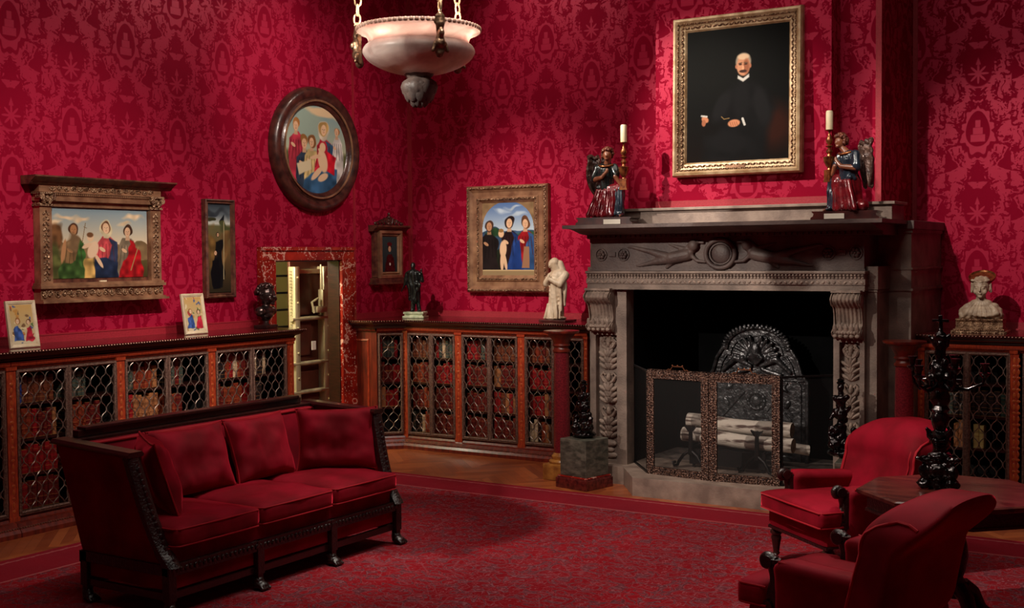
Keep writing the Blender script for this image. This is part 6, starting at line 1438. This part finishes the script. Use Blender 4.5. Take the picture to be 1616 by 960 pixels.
mb = MB(); mb.prism(oc(R8-.06), .63, .712, 'z'); mb.prism(oc(R8-.05), .62, .635, 'z'); mb.build('apron', MT['darkwood'], t)
mb = MB(); mb.lathe([(.10, .63), (.06, .58), (.045, .52), (.065, .45), (.075, .38), (.06, .30), (.045, .26), (.06, .22), (.07, .18), (.05, .14)], seg=24); mb.build('pedestal', MT['darkwood'], t, 40)
for k in range(4):
    a_ = PI/4+k*PI/2; c_, s_ = math.cos(a_), math.sin(a_); mb = MB(); mb.tube([(c_*.05, s_*.05, .20), (c_*.11, s_*.11, .16), (c_*.16, s_*.16, .07), (c_*.19, s_*.19, .04)], [.05, .045, .038, .04], 10); mb.ell((c_*.20, s_*.20, .035), (.05, .05, .034)); mb.build('foot', MT['darkwood'], t, 40)
t = thing('bronze_candelabrum', 'tall glossy black bronze candelabrum with branching arms standing on octagonal table', 'candelabrum', (-1.60, 7.10, .761))
pr_ = []
for k in range(3):
    a_ = 2*PI*k/3-.5; c_, s_ = math.cos(a_), math.sin(a_)
    pr_ += [('e', (c_*.085, s_*.085, .03), (.045, .045, .03)), ('c', (c_*.08, s_*.08, .05), .03, (c_*.05, s_*.05, .14), .035), ('e', (c_*.09, s_*.09, .10), (.03, .03, .045)), ('c', (c_*.05, s_*.05, .16), .03, (c_*.11, s_*.11, .17), .016), ('e', (c_*.12, s_*.12, .172), (.022, .022, .014)), ('c', (c_*.04, s_*.04, .28), .022, (c_*.075, s_*.075, .34), .012)]
pr_ += [('c', (0, 0, .03), .07, (0, 0, .16), .06), ('e', (0, 0, .10), (.09, .09, .06)), ('e', (0, 0, .18), (.07, .07, .03)), ('c', (0, 0, .18), .04, (0, 0, .30), .045), ('e', (0, 0, .27), (.058, .058, .03))]
sculpt('sphinx_base', pr_, MT['bronze'], t, .005, 1, lambda co: .008*noise.noise(co*36)+.003*noise.noise(co*90))
mb = MB(); mb.lathe([(.045, .28), (.065, .31), (.03, .33), (.042, .36), (.05, .40), (.034, .43), (.05, .45), (.036, .47), (.052, .50), (.056, .53), (.04, .56), (.03, .58)], seg=20, wob=lambda r, z, a: r*(1+.10*math.sin(5*a+z*30))); mb.build('stem', MT['bronze'], t, 45)
pr_ = [('c', (0, 0, .56), .045, (0, 0, .66), .055), ('e', (0, 0, .64), (.075, .06, .045)), ('e', (-.04, -.045, .63), (.02, .02, .024)), ('e', (.045, -.035, .64), (.02, .02, .024)), ('c', (0, 0, .68), .04, (0, 0, .74), .028), ('c', (0, 0, .74), .03, (0, 0, .83), .034), ('e', (-.03, -.02, .70), (.02, .02, .03)), ('e', (.03, -.02, .71), (.02, .02, .03)), ('c', (-.03, 0, .82), .016, (-.06, 0, .86), .012), ('c', (.03, 0, .82), .016, (.05, -.01, .87), .012), ('e', (0, 0, .86), (.04, .034, .03))]
sculpt('upper_figures', pr_, MT['bronze'], t, .005, 1, lambda co: .007*noise.noise(co*40))
mb = MB(); mb.lathe([(.02, .86), (.03, .88), (.014, .895), (.012, .94), (.03, .95), (.001, .955)], seg=14); mb.box(-.045, .045, -.01, .01, .945, .962, .003); mb.box(-.011, .011, -.01, .01, .95, .985, .003); mb.build('finial', MT['bronze'], t, 45)
for k in range(6):
    a_ = k*PI/3+.25; c_, s_ = math.cos(a_), math.sin(a_); r_ = .235 if k % 2 == 0 else .15; zt = .665 if k % 2 == 0 else .70
    mb = MB(); path = [(c_*q, s_*q, z) for q, z in ((.04, .60), (.09, .57), (.15 if r_ > .2 else .11, .565), (r_-.01, .60), (r_, zt-.03))]
    mb.tube(path, [.013, .011, .010, .009, .009], 7); mb.tube([(c_*q, s_*q, z) for q, z in ((.06, .585), (.08, .62), (.11, .62), (.115, .595), (.095, .59))], .006, 5)
    mb.lathe([(.008, zt-.035), (.022, zt-.02), (.03, zt-.012), (.032, zt-.004), (.014, zt), (.018, zt+.03), (.026, zt+.045), (.027, zt+.05), (.001, zt+.045)], (c_*r_, s_*r_, 0), 14); mb.build('branch', MT['bronze'], t, 45)
